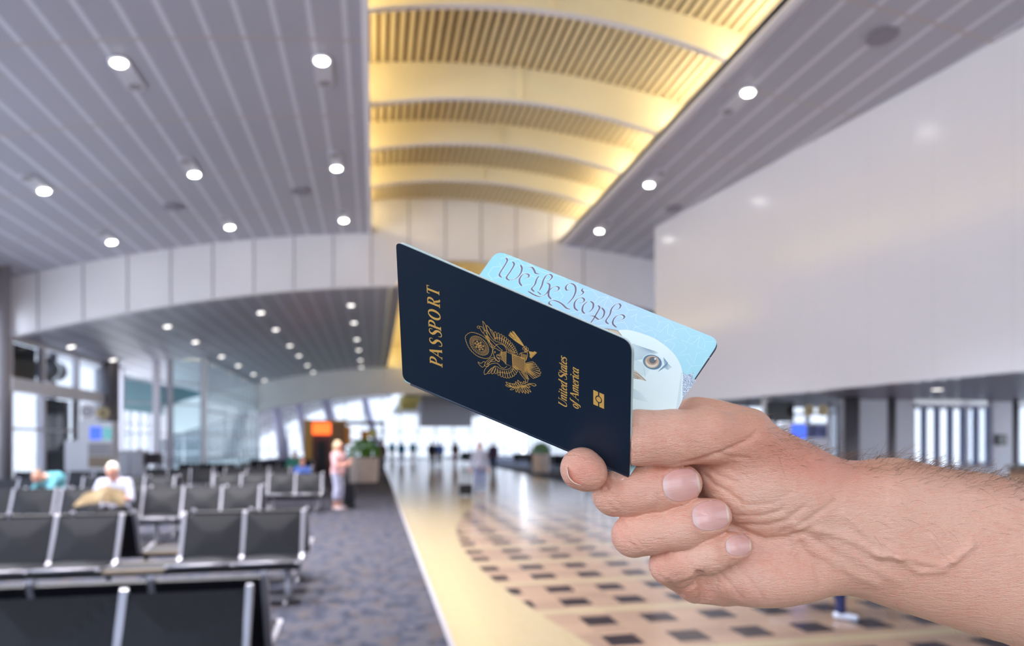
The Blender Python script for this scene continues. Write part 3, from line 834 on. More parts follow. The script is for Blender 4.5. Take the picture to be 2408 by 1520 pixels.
lb(o, 'sign_board', 188, 950, 222, 992, YD, .06, M['trim'], off=.05, bevel=.01)
s_ = MB(); xs_, zs_ = xatY(203, YD) - cx, zatY(203, 968, YD)
s_.cyl((xs_, .05, zs_), (xs_, .03, zs_), .17, n=26)
s_.build('round_emblem', M['column'], o)
MB().cyl((xs_, .03, zs_), (xs_, .02, zs_), .10, n=26).build('emblem_centre', M['white'], o)
MB().box(xs_ - .06, .01, zs_ - .015, xs_ + .06, .02, zs_ + .015).box(xs_ - .015, .01, zs_ - .06, xs_ + .015, .02, zs_ + .06).build('emblem_mark', M['dark'], o)
tag(o, 'white gate podium with blue and teal screens, left of the glass lounge', 'podium')
o = empty('gate_sign', (xatY(241, YD + .8), YD + .8, zatY(241, 972, YD + .8)))
MB().cyl((0, 0, 0), (0, .04, 0), .19, n=28).build('disc', mat('gold_disc_left', srgb(216, 196, 150), .4, .2), o)
MB().box(-.05, -.01, .06, .06, 0, .09).box(-.05, -.01, -.01, .06, 0, .02).box(-.05, -.01, -.09, .06, 0, -.06).box(-.05, -.01, .0, -.02, 0, .09).box(.03, -.01, -.09, .06, 0, 0).build('numeral', M['dark'], o)
MB().cyl((0, .02, .18), (0, .02, zc2(o.location.x) - o.location.z), .008, n=8).build('hanger', M['alu'], o)
tag(o, 'round gold gate sign hanging just right of the left podium', 'sign')
YD = 25.5
o = empty('service_desk', (xatY(303, YD), YD, 0))
lb(o, 'front_panel', 270, 1064, 304, 1100, YD, .5, M['white'], bevel=.01, zb=0)
lb(o, 'front_panel', 306, 1064, 336, 1100, YD, .5, M['white'], bevel=.01, zb=0)
lb(o, 'desk_top', 266, 1060, 340, 1064, YD - .05, .6, M['trim'])
tag(o, 'low white service desk in front of the glass lounge', 'desk')
o = empty('trolley', (xatY(357, YD), YD, 0))
lb(o, 'box', 341, 1066, 374, 1092, YD, .4, mat('trolley_brown', srgb(66, 50, 58), .5), bevel=.02)
for sx in (-.2, .2):
    for sy in (.08, .34): MB().cyl((sx - .02, sy, .07), (sx + .02, sy, .07), .07, n=14).cyl((sx, sy, .07), (sx, sy, .9), .015, n=6).build('wheel', M['dark'], o)
tag(o, 'dark brown trolley box standing right of the white service desk', 'trolley')

# ---------------------------------------------------------------- kiosk
YK = 33.0
o = empty('kiosk', (xatY(765, YK), YK, 0))
lb(o, 'side_pillar', 714, 994, 734, 1120, YK, .8, M['gold_wood'], bevel=.02, zb=0)
lb(o, 'body', 734, 1022, 778, 1120, YK, .8, M['rust'], off=.15, bevel=.02, zb=0)
lb(o, 'side_pillar', 778, 994, 812, 1120, YK, .8, mat('brown_panel', srgb(140, 96, 56), .5, var=.1), bevel=.02, zb=0)
lb(o, 'lit_sign', 735, 995, 777, 1022, YK, .3, M['neon'], off=.02, bevel=.02)
lb(o, 'doorway', 746, 1036, 766, 1120, YK, .03, M['dark'], off=.12, zb=0)
lb(o, 'roof', 712, 988, 816, 994, YK - .1, 1.0, M['gold_wood'])
lb(o, 'canopy_beam', 812, 991, 905, 999, YK, .3, M['dcolumn'])
lb(o, 'post', 899, 999, 903, 1120, YK, .06, M['dcolumn'], zb=0)
lb(o, 'poster', 812, 1002, 824, 1048, YK, .04, M['orange'], off=.05)
lb(o, 'poster', 848, 1013, 866, 1036, YK, .04, M['orange'], off=.4)
lb(o, 'poster', 866, 1010, 886, 1028, YK, .04, mat('yellow_print', srgb(220, 208, 120), .5), off=.4)
lb(o, 'display_rail', 822, 1034, 900, 1040, YK, .05, M['dcolumn'], off=.4)
tag(o, 'gold and dark red kiosk with a glowing orange sign, behind the woman in pink', 'kiosk')

# ---------------------------------------------------------------- planters
def planter(x, y, r, h, label, seed):
    rnd = random.Random(seed)
    o = empty('planter', (x, y, 0))
    mb = MB(); mb.cyl((0, 0, 0), (0, 0, h), r * .92, r, n=30, caps=True); mb.cyl((0, 0, h), (0, 0, h + .05), r + .03, n=30)
    mb.build('pot', M['planter'], o, True); o.children[0].data.shade_flat()
    MB().cyl((0, 0, h + .05), (0, 0, h + .07), r - .05, n=24).build('soil', M['soil'], o)
    vs = []; fs = []
    for i in range(900):
        th = rnd.random() * 2 * PI; ph = rnd.random() ** .6 * PI / 2; R = (.75 + .3 * rnd.random())
        c = np.array([math.cos(th) * math.sin(ph) * R * r * 1.05, math.sin(th) * math.sin(ph) * R * r * 1.05, h + .08 + math.cos(ph) * R * r * 1.15])
        d = np.array([rnd.gauss(0, 1), rnd.gauss(0, 1), rnd.gauss(.3, .7)]); d /= np.linalg.norm(d)
        s = np.cross(d, [rnd.gauss(0, 1), rnd.gauss(0, 1), 1]); s /= np.linalg.norm(s); L = .09 + .06 * rnd.random(); w = .03
        n = len(vs); vs += [c, c + d * L * .5 + s * w, c + d * L, c + d * L * .5 - s * w]; fs.append((n, n + 1, n + 2, n + 3))
    mesh_obj('foliage', vs, fs, M['leaf'], o)
    st = MB()
    for i in range(14):
        t = i * 2 * PI / 14; st.tube([(0, 0, h + .05), (math.cos(t) * r * .4, math.sin(t) * r * .4, h + r * .6), (math.cos(t) * r * .7, math.sin(t) * r * .7, h + r * .9)], .012, 5)
    st.build('stem', M['leaf'], o)
    tag(o, label, 'planter', 'round stone planters'); return o
planter(-.42, 27.9, .62, .98, 'round pale stone planter full of green leaves, right of the woman in pink', 1)
planter(8.9, 34.5, .48, .95, 'smaller round pale planter with green leaves under the lower edge of the dark blue cover', 2)

# ---------------------------------------------------------------- implicit bodies (smooth blended, meshed with surface nets)
def smin(a, b, k):
    h = np.clip(.5 + .5 * (b - a) / k, 0, 1)
    return b + (a - b) * h - k * h * (1 - h)
def smax(a, b, k): return -smin(-a, -b, k)
def sd_cone(P, a, b, ra, rb, sc=(1, 1, 1)):
    sc = np.array(sc, np.float32)
    a = np.array(a, np.float32); b = np.array(b, np.float32)
    d = (b - a) / sc; L2 = float(d @ d) + 1e-9
    q = [(P[i] - a[i]) / sc[i] for i in range(3)]
    t = np.clip((q[0] * d[0] + q[1] * d[1] + q[2] * d[2]) / L2, 0, 1)
    r = ra + (rb - ra) * t
    return (np.sqrt((q[0] - t * d[0]) ** 2 + (q[1] - t * d[1]) ** 2 + (q[2] - t * d[2]) ** 2) - r) * float(sc.min())
def sd_ell(P, c, R, axes=None):
    q = [P[i] - c[i] for i in range(3)]
    if axes is not None: q = [q[0] * ax[0] + q[1] * ax[1] + q[2] * ax[2] for ax in axes]
    k0 = np.sqrt((q[0] / R[0]) ** 2 + (q[1] / R[1]) ** 2 + (q[2] / R[2]) ** 2)
    k1 = np.sqrt((q[0] / R[0] ** 2) ** 2 + (q[1] / R[1] ** 2) ** 2 + (q[2] / R[2] ** 2) ** 2) + 1e-9
    return k0 * (k0 - 1) / k1
def surface_nets(D, lo, h):
    """D: 3d field; returns verts, quads"""
    nx, ny, nz = D.shape
    S_ = D < 0
    cnt = np.zeros((nx - 1, ny - 1, nz - 1), np.int8)
    for dx in (0, 1):
        for dy in (0, 1):
            for dz in (0, 1): cnt += S_[dx:nx - 1 + dx, dy:ny - 1 + dy, dz:nz - 1 + dz]
    act = (cnt > 0) & (cnt < 8)
    I = np.argwhere(act); idx = -np.ones(act.shape, np.int64); idx[act] = np.arange(len(I))
    acc = np.zeros((len(I), 3)); w = np.zeros(len(I))
    cor = [(a, b, c) for a in (0, 1) for b in (0, 1) for c in (0, 1)]
    for c0 in cor:
        for ax in range(3):
            if c0[ax]: continue
            c1 = list(c0); c1[ax] = 1
            d0 = D[I[:, 0] + c0[0], I[:, 1] + c0[1], I[:, 2] + c0[2]]; d1 = D[I[:, 0] + c1[0], I[:, 1] + c1[1], I[:, 2] + c1[2]]
            m_ = (d0 < 0) != (d1 < 0)
            t = np.where(m_, d0 / np.where(m_, d0 - d1, 1), 0)
            p = np.array(c0, float)[None] + np.zeros((len(I), 3)); p[:, ax] = t
            acc[m_] += p[m_]; w += m_
    V = (I + acc / w[:, None]) * h + np.array(lo)
    Q = []
    for ax in range(3):
        o1, o2 = [(1, 2), (2, 0), (0, 1)][ax]
        sl0 = [slice(None)] * 3; sl1 = [slice(None)] * 3
        sl0[ax] = slice(0, -1); sl1[ax] = slice(1, None)
        a = S_[tuple(sl0)]; b = S_[tuple(sl1)]
        E = np.argwhere(a != b)
        ok = (E[:, o1] > 0) & (E[:, o2] > 0) & (E[:, o1] < D.shape[o1] - 1) & (E[:, o2] < D.shape[o2] - 1)
        E = E[ok]; s = a[tuple(E.T)]
        def cell(u, v):
            C_ = E.copy(); C_[:, o1] -= u; C_[:, o2] -= v; return idx[tuple(C_.T)]
        q = np.stack([cell(1, 1), cell(0, 1), cell(0, 0), cell(1, 0)], 1)
        q[~s] = q[~s][:, ::-1]; Q.append(q)
    return V, np.concatenate(Q)
def np_mesh(name, V, Q, m, parent=None, smooth=True):
    me = bpy.data.meshes.new(name); n = len(V); k = Q.shape[1]
    me.vertices.add(n); me.vertices.foreach_set('co', np.asarray(V, np.float32).ravel())
    me.loops.add(len(Q) * k); me.loops.foreach_set('vertex_index', np.asarray(Q, np.int32).ravel())
    me.polygons.add(len(Q)); me.polygons.foreach_set('loop_start', np.arange(len(Q), dtype=np.int32) * k)
    me.polygons.foreach_set('loop_total', np.full(len(Q), k, np.int32))
    me.update(calc_edges=True); me.validate()
    if m is not None: me.materials.append(m)
    if smooth: me.shade_smooth()
    return link(bpy.data.objects.new(name, me), parent)
def grid(lo, hi, h):
    ax = [np.arange(lo[i], hi[i] + h, h, dtype=np.float32) for i in range(3)]
    return np.meshgrid(*ax, indexing='ij', sparse=True), [len(a) for a in ax]

# ---------------------------------------------------------------- people in the hall
M['skin_far'] = mat('skin', srgb(214, 156, 134), .5, var=.06)
M['eye'] = mat('eye_dark', srgb(50, 40, 40), .3)
def cloth(name, c): return mat(name, c, .85, var=.08, scale=12, bump=.2, bscale=60, dist=.004)
def body_fields(P, J, g=0.0):
    f = {}
    hd = J['head']; nk = J['neck']; ch = J['chest']; pv = J['pelvis']
    hy = J.get('hy', 0)
    head = sd_ell(P, hd, (.078, .098, .118)); head = smin(head, sd_cone(P, (hd[0], hd[1] - .05, hd[2] - .07), (hd[0], hd[1] - .055, hd[2] - .085), .04, .035), .03)
    nose = sd_cone(P, (hd[0], hd[1] - .093, hd[2] + .0), (hd[0], hd[1] - .112, hd[2] - .03), .010, .016)
    ears = np.minimum(sd_ell(P, (hd[0] - .08, hd[1], hd[2] - .01), (.015, .025, .035)), sd_ell(P, (hd[0] + .08, hd[1], hd[2] - .01), (.015, .025, .035)))
    f['head'] = smin(smin(head, nose, .012), ears, .008)
    f['neck'] = sd_cone(P, (hd[0], hd[1] + .01, hd[2] - .07), nk, .052, .06)
    sw = J.get('sw', .19)
    tor = smin(sd_cone(P, (ch[0] - sw * .55, ch[1], ch[2] + .08), (ch[0] + sw * .55, ch[1], ch[2] + .08), .10, .10, (1, .95, 1)),
               sd_cone(P, ch, pv, .145, .14, (1.05, .82, 1)), .08)
    tor = smin(tor, sd_cone(P, (pv[0] - .06, pv[1], pv[2]), (pv[0] + .06, pv[1], pv[2]), .125, .125, (1, .9, 1)), .08)
    f['torso'] = tor
    f['uarm'] = None; f['farm'] = None; f['hand'] = None
    for s in ('l', 'r'):
        a, b, c = J['sh' + s], J['el' + s], J['wr' + s]
        u = sd_cone(P, a, b, .052, .042); w_ = sd_cone(P, b, c, .041, .028)
        d = np.array(c) - np.array(b); d = d / np.linalg.norm(d)
        pe = np.array(c) + d * .07; hnd = sd_cone(P, c, pe, .028, .036, (1, .8, 1))
        side = np.cross(d, [0, 1, 0]); side = side / (np.linalg.norm(side) + 1e-6)
        for q in (-1.5, -.5, .5, 1.5):
            b0 = pe + side * q * .016; hnd = smin(hnd, sd_cone(P, b0, b0 + d * (.075 - abs(q) * .008) + np.array([0, -.02, 0]), .010, .008), .01)
        hnd = smin(hnd, sd_cone(P, np.array(c) + d * .03 + side * .02, np.array(c) + d * .07 + side * .055, .011, .009), .01)
        f['uarm'] = u if f['uarm'] is None else np.minimum(f['uarm'], u)
        f['farm'] = w_ if f['farm'] is None else np.minimum(f['farm'], w_)
        f['hand'] = hnd if f['hand'] is None else np.minimum(f['hand'], hnd)
    lg = None; lo = None; ft = None
    for s in ('l', 'r'):
        a, b, c = J['hp' + s], J['kn' + s], J['an' + s]
        u = sd_cone(P, a, b, .088, .058); w_ = smin(sd_cone(P, b, c, .055, .040), sd_ell(P, tuple(np.array(b) * .7 + np.array(c) * .3 + np.array([0, .02, 0])), (.058, .065, .12)), .04)
        fd = J.get('ft' + s, (0, -1, 0)); fd = np.array(fd, float); fd /= np.linalg.norm(fd)
        k_ = sd_cone(P, np.array(c) + np.array([0, 0, -.035]) - fd * .03, np.array(c) + fd * .15 + np.array([0, 0, -.05]), .042, .032, (1, 1, .9))
        lg = u if lg is None else np.minimum(lg, u); lo = w_ if lo is None else np.minimum(lo, w_); ft = k_ if ft is None else np.minimum(ft, k_)
    f['thigh'] = lg; f['shin'] = lo; f['foot'] = ft
    return f
def person(label, loc, rz, J, cols, sleeves='short', legs='long', hair='short', h=.016, scale=1.0, group=None, hair_col=(160, 120, 70)):
    ptsJ = np.array([v for k, v in J.items() if isinstance(v, tuple) and not k.startswith('ft')])
    lo = ptsJ.min(0) - .26; hi = ptsJ.max(0) + .26; lo[2] = min(lo[2], -.05)
    P, n = grid(lo, hi, h)
    f = body_fields(P, J)
    full = smin(smin(f['head'], f['neck'], .03), f['torso'], .05)
    for k, kk in (('uarm', .05), ('thigh', .06)): full = smin(full, f[k], kk)
    for k, kk in (('farm', .02), ('hand', .02), ('shin', .03), ('foot', .03)): full = smin(full, f[k], kk)
    V, Q = surface_nets(np.ascontiguousarray(full), lo, h)
    body = np_mesh('person', V, Q, M['skin_far'])
    body.location = loc; body.rotation_euler = (0, 0, rz); body.scale = (scale,) * 3
    shirt = smin(f['torso'], f['uarm'], .05)
    if sleeves == 'long': shirt = smin(shirt, f['farm'], .02)
    shirt = smax(shirt - .016, -(f['neck'] - .004 + 0 * f['torso']), .01)
    pv = J['pelvis']
    zc = P[2] + 0 * shirt
    if abs(J['kn' + 'l'][2] - pv[2]) > .2: shirt = np.maximum(shirt, (pv[2] - .06) - zc)
    V, Q = surface_nets(np.ascontiguousarray(shirt), lo, h); np_mesh('shirt', V, Q, cols[0], body)
    tr = smin(sd_cone(P, (pv[0] - .07, pv[1], pv[2] - .02), (pv[0] + .07, pv[1], pv[2] - .02), .12, .12, (1, .9, 1)), f['thigh'], .05)
    tr = smin(tr, f['shin'], .03) - .013
    if abs(J['kn' + 'l'][2] - pv[2]) > .2:
        tr = np.maximum(tr, zc - (pv[2] + .06))
    az = min(J['anl'][2], J['anr'][2])
    if legs == 'capri': tr = np.maximum(tr, (az + .16) - zc)
    else: tr = np.maximum(tr, (az - .01) - zc)
    V, Q = surface_nets(np.ascontiguousarray(tr), lo, h); np_mesh('trousers', V, Q, cols[1], body)
    sh = f['foot'] - .010
    V, Q = surface_nets(np.ascontiguousarray(sh + 0 * full), lo, h); np_mesh('shoes', V, Q, cols[2], body)
    hd = J['head']
    hr = sd_ell(P, (hd[0], hd[1] + .022, hd[2] + .022), (.090, .100, .118))
    if hair == 'long': hr = smin(hr, sd_cone(P, (hd[0], hd[1] + .05, hd[2]), (hd[0], hd[1] + .07, hd[2] - .15), .075, .06, (1.15, .8, 1)), .04)
    cut = sd_ell(P, (hd[0], hd[1] - .10, hd[2] - .045), (.075, .10, .10))
    hr = smax(hr, -cut, .02)
    V, Q = surface_nets(np.ascontiguousarray(hr + 0 * full), lo, h)
    np_mesh('hair', V, Q, mat('hair_%d' % sum(hair_col), srgb(*hair_col), .6, var=.2, scale=40), body)
    e = MB()
    for sx in (-.03, .03): e.cyl((hd[0] + sx, hd[1] - .099, hd[2] + .01), (hd[0] + sx, hd[1] - .080, hd[2] + .01), .010, n=10)
    e.build('eyes', M['eye'], body)
    mo = MB().cyl((hd[0] - .022, hd[1] - .096, hd[2] - .055), (hd[0] + .022, hd[1] - .096, hd[2] - .055), .006, n=8)
    mo.build('mouth', mat('lips', srgb(170, 90, 84), .5) if 'lips' not in bpy.data.materials else bpy.data.materials['lips'], body)
    tag(body, label, 'person', group); return body
def stand(w=1.0, arm='down', stride=0.0):
    J = dict(head=(0, 0, 1.60), neck=(0, .015, 1.44), chest=(0, .01, 1.26), pelvis=(0, .01, .95),
             shl=(-.185 * w, .01, 1.385), shr=(.185 * w, .01, 1.385), ell=(-.25 * w, .04, 1.10), elr=(.25 * w, .04, 1.10), wrl=(-.26 * w, -.06, .86), wrr=(.26 * w, -.06, .86),
             hpl=(-.09, .01, .90), hpr=(.09, .01, .90), knl=(-.10, -.02 - stride, .50), knr=(.10, -.02 + stride * .5, .50), anl=(-.10, .03 - stride * 1.2, .085), anr=(.10, .03 + stride * 1.6, .085 + .10 * (stride > 0)))
    if arm == 'phone': J['elr'] = (.24, -.06, 1.12); J['wrr'] = (.10, -.26, 1.22); J['ell'] = (-.24, -.04, 1.12); J['wrl'] = (-.10, -.24, 1.14)
    if arm == 'pull': J['wrl'] = (-.30, .06, .84); J['ell'] = (-.26, .07, 1.10)
    return J
def sit(read=False):
    J = dict(head=(0, -.06, 1.16), neck=(0, .0, 1.01), chest=(0, .02, .84), pelvis=(0, .06, .52),
             shl=(-.195, .0, .965), shr=(.195, .0, .965), ell=(-.27, -.10, .70), elr=(.27, -.10, .70), wrl=(-.20, -.33, .68), wrr=(.20, -.33, .68),
             hpl=(-.10, .0, .52), hpr=(.10, .0, .52), knl=(-.13, -.42, .53), knr=(.13, -.42, .53), anl=(-.12, -.42, .085), anr=(.12, -.42, .085))
    return J
c_white = cloth('white_shirt', srgb(186, 188, 208)); c_pink = cloth('pink_top', srgb(228, 178, 180)); c_pale = cloth('pale_trousers', srgb(196, 196, 222))
c_jean = cloth('light_jeans', srgb(128, 138, 180)); c_black = cloth('black_cloth', srgb(32, 32, 38)); c_turq = cloth('turquoise_shirt', srgb(108, 176, 188))
c_teal = cloth('teal_cloth', srgb(20, 130, 160)); c_blue = cloth('blue_cloth', srgb(90, 120, 200)); c_brown = cloth('brown_cloth', srgb(90, 60, 60)); c_purple = cloth('plum_cloth', srgb(70, 56, 86))
c_shoe = mat('shoe_pale', srgb(205, 180, 180), .5); c_shoed = mat('shoe_dark', srgb(40, 38, 40), .5); c_khaki = cloth('khaki_cloth', srgb(170, 150, 120)); c_dred = cloth('dark_red_cloth', srgb(120, 50, 50))
c_djean = cloth('dark_blue_jeans', srgb(40, 48, 92)); c_wshoe = mat('white_sneaker', srgb(215, 222, 240), .5)
p = person('standing blond woman in a pink top and pale cropped trousers, turned right, beside the seats', (-.87, 16.7, 0), 1.1, stand(.85, 'phone'), (c_pink, c_pale, c_shoe), 'short', 'capri', 'long', hair_col=(222, 200, 160), scale=.985)
p = person('woman in a white blouse and light blue jeans walking beside a black case', (3.27, 20.4, 0), 0.1, stand(.95, 'pull'), (c_white, c_jean, c_shoe), 'long', 'long', 'short', hair_col=(206, 150, 130), scale=.97)
o = empty('carry_on_case', (xatY(1095, 20.1), 20.1, 0))
MB().box(-.20, -.12, .05, .20, .12, .36).build('case', M['leather'], o, bevel=.03)
MB().box(-.2, -.135, .12, .2, -.12, .30).build('front_pocket', M['dark'], o, bevel=.02)
for sx in (-.16, .16): MB().cyl((sx - .02, .1, .05), (sx + .02, .1, .05), .05, n=14).build('wheel', M['dark'], o)
MB().tube([(-.07, .10, .36), (-.07, .10, .62), (.07, .10, .62), (.07, .10, .36)], .01, 6).build('pull_handle', M['alu'], o)
tag(o, 'small black wheeled case on the tiles left of the woman in the white blouse', 'suitcase')
o = empty('trolley_bag', (xatY(822, 17.15), 17.15, 0))
MB().box(-.14, -.18, .05, .14, .18, .62).build('bag', M['leather'], o, bevel=.04)
MB().tube([(-.08, .12, .62), (-.08, .12, .95), (.08, .12, .95), (.08, .12, .62)], .01, 6).build('pull_handle', M['alu'], o)
for sx in (-.1, .1): MB().cyl((sx - .02, .12, .05), (sx + .02, .12, .05), .05, n=14).build('wheel', M['dark'], o)
tag(o, 'upright black trolley bag standing right behind the woman in pink', 'suitcase')
# the man reading
Jm = sit(); Jm['head'] = (0, -.11, 1.17); Jm['wrl'] = (-.22, -.34, .70); Jm['wrr'] = (.16, -.34, .76); Jm['sw'] = .21
p = person('seated man with white hair and white shirt reading a newspaper', (-4.11, 11.66, .06), .0, Jm, (c_white, c_black, c_shoed), 'short', 'long', 'short', hair_col=(228, 222, 208))
mb = MB()
def sheet(p0, p1, p2, p3, n=8):
    vs = []; fs = []
    p0, p1, p2, p3 = map(np.array, (p0, p1, p2, p3))
    for j in range(n + 1):
        for i in range(n + 1):
            u, v = i / n, j / n
            q = p0 * (1 - u) * (1 - v) + p1 * u * (1 - v) + p2 * u * v + p3 * (1 - u) * v
            q = q + np.array([0, .02 * math.sin(u * 5 + v * 3), .012 * math.sin(v * 6)])
            vs.append(q)
    for j in range(n):
        for i in range(n): a = j * (n + 1) + i; fs.append((a, a + 1, a + n + 2, a + n + 1))
    return vs, fs
nx_ = empty('newspaper', (-4.11, 11.20, .82))
M['paper'] = mat('tan_newsprint', srgb(146, 124, 90), .7, var=.25, scale=18)
v_, f_ = sheet((-.42, 0, -.13), (-.02, -.06, -.06), (.06, .02, .20), (-.30, .05, .06)); o1 = mesh_obj('left_sheet', v_, f_, M['paper'], nx_); o1.modifiers.new('t', 'SOLIDIFY').thickness = .004
v_, f_ = sheet((-.02, -.06, -.06), (.30, .0, -.12), (.30, .03, .10), (.06, .02, .20)); o1 = mesh_obj('right_sheet', v_, f_, M['paper'], nx_); o1.modifiers.new('t', 'SOLIDIFY').thickness = .004
tag(nx_, 'tan newspaper held open by the white haired man', 'newspaper')
# person bent forward in turquoise
Jb = sit(); Jb['head'] = (-.26, -.30, .93); Jb['neck'] = (-.16, -.20, .92); Jb['chest'] = (-.05, -.10, .80); Jb['shl'] = (-.24, -.10, .88); Jb['shr'] = (.06, -.16, .95); Jb['ell'] = (-.35, -.22, .66); Jb['elr'] = (.0, -.35, .66); Jb['wrl'] = (-.25, -.42, .62); Jb['wrr'] = (-.15, -.45, .62)
p = person('seated person in a turquoise shirt bent forward with a lowered brown haired head', (xatY(140, 15.2), 15.14, .06), -.0, Jb, (c_turq, c_khaki, c_shoed), 'short', 'long', 'short', hair_col=(140, 100, 70))
# child stepping at lower right
Jc = stand(.8, 'down', .26)
xx, yy, _ = atZ(1968, 1462)
p = person('walking child in dark jeans and white shoes, only one lower leg seen below the wrist', (xx - .05, yy + .25, .0), .9, Jc, (c_blue, c_djean, c_wshoe), 'long', 'long', 'short', scale=.80, hair_col=(120, 90, 60))
# distant walkers
for k, (pxx, Y, sc, cs, lb_, rz, hc) in enumerate((
        (1016, 42.5, 1.0, (c_black, c_black, c_shoed), 'distant person all in black walking, left of the woman in the white blouse', .2, (190, 120, 100)),
        (1034, 44.5, .98, (c_blue, c_black, c_shoed), 'distant person in a blue shirt right behind the one all in black', PI, (60, 50, 50)),
        (944, 51, .98, (c_teal, c_djean, c_shoed), 'distant person in a teal dress top near the left edge of the pale tiles', PI, (150, 110, 80)),
        (971, 56, 1.0, (c_teal, c_khaki, c_shoed), 'tiny far person in teal and khaki, between the teal dress and the one in black', .3, (190, 140, 80)),
        (922, 58, 1.0, (c_turq, c_khaki, c_shoed), 'tiny far person in pale turquoise at the very end of the pale tiles, leftmost', .1, (180, 130, 90)),
        (1071, 46, 1.0, (c_brown, c_dred, c_shoed), 'distant person in dark brown with dark red trousers, right of the one in blue', .4, (50, 40, 40)),
        (1160, 36, .98, (c_purple, c_djean, c_shoed), 'distant person in plum clothes just right of the woman in the white blouse', PI, (80, 40, 40)),
        (897, 37, 1.0, (c_brown, c_black, c_shoed), 'distant person in dull brown at the right side of the leafy planter', PI, (120, 100, 90)),
        (862, 30.5, .98, (c_black, c_black, c_shoed), 'distant dark dressed person half hidden by the leaves of the planter', .5, (40, 40, 70)))):
    person(lb_, (xatY(pxx, Y), Y, 0), rz, stand(1.0, 'down', .1 if k % 2 else 0), cs, 'long', 'long', 'short', h=.026, scale=sc, hair_col=hc)
# someone at the service desk, and two seated far away
p = person('person with dark red hair behind the low white service desk', (xatY(326, 26.3), 26.35, -.12), .3, stand(.95, 'phone'), (c_pink, c_black, c_shoed), 'short', 'long', 'short', h=.026, scale=.90, hair_col=(120, 44, 34))
Jf = sit()
p = person('far seated person in blue with a pink face, left of the kiosk foot', (xatY(716, 21.0), 20.46, .06), 0, Jf, (c_blue, c_black, c_shoed), 'short', 'long', 'short', h=.024, hair_col=(190, 110, 120), scale=.86)
p = person('far seated person in green, left of the kiosk', (xatY(697, 25.0), 24.56, .06), 0, sit(), (cloth('green_cloth', srgb(70, 150, 130)), c_black, c_shoed), 'short', 'long', 'short', h=.024, hair_col=(90, 70, 60))
# shoulder bag hanging at the end of the third row
o = empty('backpack', (-1.72, 11.75, 0))
mb = MB(); mb.box(-.15, -.12, .0, .15, .12, .40); mb.build('bag', mat('navy_nylon', srgb(34, 44, 86), .6, var=.2), o, bevel=.05)
MB().tube([(-.06, -.02, .40), (0, -.02, .47), (.06, -.02, .40)], .012, 6).build('loop', M['dark'], o)
MB().box(-.11, -.16, .05, .11, -.12, .24).build('front_pocket', M['dark'], o, bevel=.02)
tag(o, 'navy backpack on the carpet at the right end of the third row', 'backpack')
# ---------------------------------------------------------------- the held passport (measured in mm in front of the camera)
def C(px, py, d): return np.array([(px - 1204) / F * d, (HY - py) / F * d, float(d)])
def toW(p):
    p = np.atleast_2d(np.asarray(p, float)) / 1000.0
    return CO + p[:, :1] * CR + p[:, 1:2] * CZ + p[:, 2:3] * CF
class Plane:
    def __init__(s, a, b, c):
        s.o = a; n = np.cross(b - a, c - a); n /= np.linalg.norm(n)
        s.n = -n if n[2] > 0 else n          # towards the viewer
        s.e1 = b - a; s.e2 = c - a
    def hit(s, px, py, off=0.0):
        v = np.array([(px - 1204) / F, (HY - py) / F, 1.0])
        t = ((s.o + s.n * off - 0) @ s.n) / (v @ s.n); return v * t
    def uv(s, p):
        A_ = np.stack([s.e1, s.e2], 1); return np.linalg.lstsq(A_, p - s.o, rcond=None)[0]
SLc, SRc, TLc = C(947, 895, 344), C(1480, 1120, 310), C(931, 570, 290)
LLc = C(1170, 588, 352)
cov = Plane(SLc, SRc, TLc); leaf = Plane(SLc, SRc, LLc)
def round_poly(pts, rad, n=7):
    out = []; k = len(pts)
    for i in range(k):
        p = np.array(pts[i], float); a = np.array(pts[i - 1], float) - p; b = np.array(pts[(i + 1) % k], float) - p
        r = rad[i]; a /= np.linalg.norm(a); b /= np.linalg.norm(b)
        if r <= 0: out.append(tuple(p)); continue
        for j in range(n + 1):
            t = j / n; out.append(tuple((1 - t) ** 2 * (p + a * r) + 2 * t * (1 - t) * p + t * t * (p + b * r)))
    return out
PORG = toW(C(1204, 900, 320))[0]
pp = empty('passport', PORG); PORGv = Vector(PORG)
def wmesh(name, P3, faces, m, parent, smooth=False, uv=None):
    w = toW(P3) - PORG
    o = mesh_obj(name, w, faces, m, parent, smooth)
    if uv is not None:
        l = o.data.uv_layers.new(name='UVMap')
        for lp in o.data.loops: l.data[lp.index].uv = uv[lp.vertex_index]
    return o
def slab_on(name, plane, poly, o0, o1, m, parent, uv=False):
    n = len(poly); P3 = [plane.hit(x, y, 0) + plane.n * o0 for x, y in poly] + [plane.hit(x, y, 0) + plane.n * o1 for x, y in poly]
    fs = [tuple(range(n)), tuple(range(2 * n - 1, n - 1, -1))] + [(i, n + i, n + (i + 1) % n, (i + 1) % n) for i in range(n)]
    U = [tuple(plane.uv(p)) for p in P3] if uv else None
    o = wmesh(name, P3, fs, m, parent, uv=U)
    bm = bmesh.new(); bm.from_mesh(o.data); bmesh.ops.recalc_face_normals(bm, faces=bm.faces); bm.to_mesh(o.data); bm.free()
    return o
